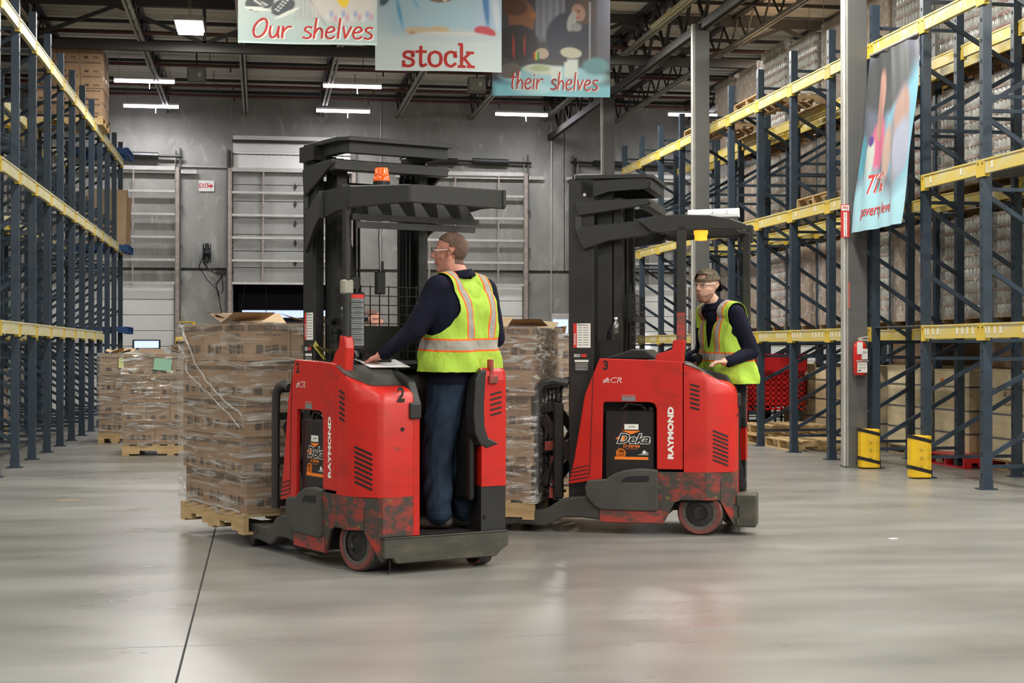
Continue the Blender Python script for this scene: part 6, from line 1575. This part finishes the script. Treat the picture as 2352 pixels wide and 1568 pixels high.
def paint2(X, Y, W, H):  # print colours raised to hold the glossy light on this cloth
    C = np.ones(X.shape + (3,)) * np.array((.66, .78, .82)); C = blob(C, X, Y, .75, .95, .95, .75, (.42, .62, .78), .6)
    C = rect(C, X, Y, 1.18, 1.60, .50, 2.2, (.55, .70, .88), .1); C = blob(C, X, Y, 1.36, .95, .05, .5, (.12, .30, .62), .7, .1); C = blob(C, X, Y, 1.5, .75, .05, .3, (.75, .85, .95), .7, .1)
    C = blob(C, X, Y, .70, .78, .62, .42, (.50, .70, .82), .35); C = blob(C, X, Y, .30, .72, .035, .26, (.16, .45, .72), 1.2, .2); C = blob(C, X, Y, .50, .84, .03, .12, (.30, .55, .78), 1.2, .5)
    C = rect(C, X, Y, -.1, .12, .5, 2, (.60, .72, .80), .2); C = blob(C, X, Y, .12, .88, .06, .12, (.10, .14, .22), .7, -.6)
    C = blob(C, X, Y, .80, .93, .19, .09, (.33, .19, .13), .3); C = blob(C, X, Y, .86, .93, .04, .09, (.70, .68, .62), .5)
    C = blob(C, X, Y, .95, .44, .62, .10, (.62, .72, .76), .25)
    C = rect(C, X, Y, -1, 3, -1, .42, (.70, .80, .82), .10); C = blob(C, X, Y, .52, .50, .17, .055, (.70, .58, .40), .3); C = blob(C, X, Y, .78, .51, .15, .05, (.72, .58, .36), .3); C = blob(C, X, Y, 1.36, .50, .15, .075, (.68, .10, .12), .3, -.2)
    C = blob(C, X, Y, .46, .46, .05, .04, (.60, .35, .30), .5); C = blob(C, X, Y, .95, .42, .65, .065, (.66, .76, .80), .3); C = blob(C, X, Y, .95, .472, .56, .012, (.80, .80, .78), .4)
    return rect(C, X, Y, -1, 3, -1, .02, (.72, .82, .84), .01)
def paint3(X, Y, W, H):
    C = np.ones(X.shape + (3,)) * np.array((.07, .065, .07)); C = rect(C, X, Y, .62, .95, .75, 2.2, (.17, .17, .22), .08); C = rect(C, X, Y, 1.43, 2, .5, 2.2, (.12, .12, .15), .05)
    for k in range(5): C = rect(C, X, Y, .60 + k * .09, .63 + k * .09, .8, 2.2, (.26, .26, .32), .04)
    C = blob(C, X, Y, .40, 1.06, .20, .26, (.27, .11, .06), .3); C = blob(C, X, Y, .56, 1.10, .05, .06, (.40, .14, .06), .5); C = blob(C, X, Y, .30, 1.20, .20, .13, (.12, .05, .03), .4)
    C = blob(C, X, Y, .34, .72, .30, .26, (.045, .04, .045), .2)
    C = blob(C, X, Y, .29, .66, .018, .20, (.45, .05, .03), .6, .05); C = blob(C, X, Y, .44, .68, .015, .18, (.42, .05, .03), .6, .0)
    C = blob(C, X, Y, 1.06, .82, .34, .36, (.045, .045, .07), .2, -.3); C = blob(C, X, Y, .86, .58, .26, .07, (.05, .05, .08), .3, .1)
    C = blob(C, X, Y, 1.24, 1.16, .17, .19, (.10, .07, .06), .2, .3); C = blob(C, X, Y, 1.18, 1.15, .10, .13, (.36, .21, .16), .3, .3); C = blob(C, X, Y, 1.09, 1.03, .07, .16, (.34, .35, .33), .5, -.25); C = blob(C, X, Y, 1.15, .95, .09, .07, (.26, .27, .26), .6); C = blob(C, X, Y, 1.16, 1.10, .02, .045, (.46, .27, .2), .5, .2)
    C = blob(C, X, Y, 1.17, 1.08, .03, .02, (.35, .10, .10), .5); C = blob(C, X, Y, 1.18, 1.17, .025, .018, (.08, .05, .05), .5)
    C = rect(C, X, Y, -.2, .30, -1, .20, (.04, .10, .20), .10)
    C = blob(C, X, Y, .85, .26, .80, .17, (.33, .58, .66), .35); C = rect(C, X, Y, .02, 2, -.5, .17, (.24, .58, .68), .10); C = blob(C, X, Y, .55, .10, .35, .1, (.45, .72, .78), .8)
    C = blob(C, X, Y, 1.42, .42, .22, .14, (.14, .30, .33), .6)
    C = blob(C, X, Y, .24, .34, .17, .11, (.15, .13, .12), .3, .2); C = blob(C, X, Y, .67, .36, .27, .08, (.60, .66, .55), .3, -.06); C = blob(C, X, Y, .66, .38, .16, .05, (.42, .48, .28), .6)
    for cx, cy in ((.88, .34), (1.06, .40), (1.10, .44)): C = rect(C, X, Y, cx - .075, cx + .075, cy - .14, cy + .07, (.66, .72, .66), .03)
    C = blob(C, X, Y, .68, .58, .10, .08, (.55, .42, .32), .3); C = rect(C, X, Y, .56, .585, .50, .60, (.50, .05, .03), .01); C = rect(C, X, Y, .585, .61, .49, .60, (.65, .60, .05), .01); C = rect(C, X, Y, .61, .64, .49, .60, (.02, .25, .12), .01)
    C = blob(C, X, Y, 1.08, .60, .16, .08, (.55, .53, .42), .3, -.1); C = rect(C, X, Y, 1.33, 1.345, .5, 1.3, (.38, .40, .42), .01)
    return C
def paint4(X, Y, W, H):
    C = np.ones(X.shape + (3,)) * np.array((.12, .13, .17)); C = blob(C, X, Y, 1.1, 1.1, .55, .75, (.16, .38, .50), .4, .2); C = blob(C, X, Y, .55, 1.7, .75, .45, (.07, .075, .08), .4)
    C = blob(C, X, Y, 1.03, 1.0, .24, .62, (.24, .20, .22), .5); C = blob(C, X, Y, 1.05, 1.25, .18, .30, (.34, .22, .18), .5); C = blob(C, X, Y, 1.1, .85, .22, .38, (.30, .32, .42), .6)
    C = blob(C, X, Y, .40, 1.45, .12, .40, (.42, .24, .20), .5); C = blob(C, X, Y, .42, .98, .20, .34, (.52, .12, .22), .4); C = blob(C, X, Y, .40, 1.15, .10, .16, (.40, .24, .19), .5); C = blob(C, X, Y, .26, .75, .10, .34, (.45, .48, .44), .4); C = blob(C, X, Y, .25, 1.02, .05, .07, (.10, .05, .2), .5)
    C = blob(C, X, Y, .70, .85, .13, .38, (.40, .28, .24), .5); C = blob(C, X, Y, .08, .85, .12, .30, (.10, .32, .42), .6)
    t = np.clip((.62 - Y + .15 * np.sin(X * 5)) / .25, 0, 1)[..., None]; C = C * (1 - t) + np.array((.33, .58, .67)) * t
    return C
for lab, pf, pxa, pxb, yb, Z, words in (
    ('hanging banner with canvas shoes reading Our shelves', paint1, 548, 865, 101, 17.7, [('Our shelves', .128, .845, .125, 'banner_white', .30, .08, 1.25, 0), ('Our shelves', .128, .83, .135, 'banner_red', .275, .08, 1.25, .002)]),
    ('pale blue hanging banner with a bowl reading stock', paint2, 862, 1153, 163, 19.4, [('stock', .178, .788, .140, 'banner_white', .64, 0, 1.18, 0), ('stock', .178, .780, .148, 'banner_red', .595, 0, 1.18, .002)]),
    ('hanging banner of two men eating reading their shelves', paint3, 1130, 1403, 221, 21.3, [('their shelves', .135, .855, .155, 'banner_white', .30, .08, .98, 0), ('their shelves', .135, .84, .165, 'banner_red', .27, .08, .98, .002)])):
    X = ((pxa + pxb) / 2 - 1176) / 3600 * Z; x, y = at(X, Z); zb = EYE + (803 - yb) / 3600 * Z; Hh = min(2.25, 7.2 - zb)
    Wd = (pxb - pxa) / 3600 * Z
    T = banner(lab, Wd, Hh, pf, (x, y, zb + Hh), -.06, wv(.018, 7, Z), words=words)
    m = MB()
    for a in (-Wd * .4, Wd * .4): m.tube([(a, 0, 0), (a, 0, DECK - zb - Hh)], .004, 4)
    m.build('hanging_wire', 'steel_edge', T)
def warp4(u, v, W, H):
    # hangs from the rack beam on the aisle side and swings a little outwards at its foot
    lean = (1 - v) ** 1.3
    return ((u - .5) * W - lean * .09 * (1 - u), -.20 * lean - .02 * math.sin(u * 9 + v * 3) * (1 - v * .3) - .012 * math.sin(u * 23 + v * 9), -H + v * H - .03 * math.sin(u * PI) * v)
T = banner('blue banner of children hung on the rack face reading 77% poverty level', R_Y[3] - R_Y[2] - .06, 2.02, paint4, (6.86, (R_Y[3] + R_Y[2]) / 2, 4.70), -PI / 2, warp4, words=[('77%', .30, .53, .50, 'banner_white', .03, 0, .8, 0), ('77%', .30, .515, .51, 'banner_red', .015, 0, .8, .002), ('poverty level', .18, .62, .22, 'banner_red', .012, 0, .85, .002)], name='rack_banner')
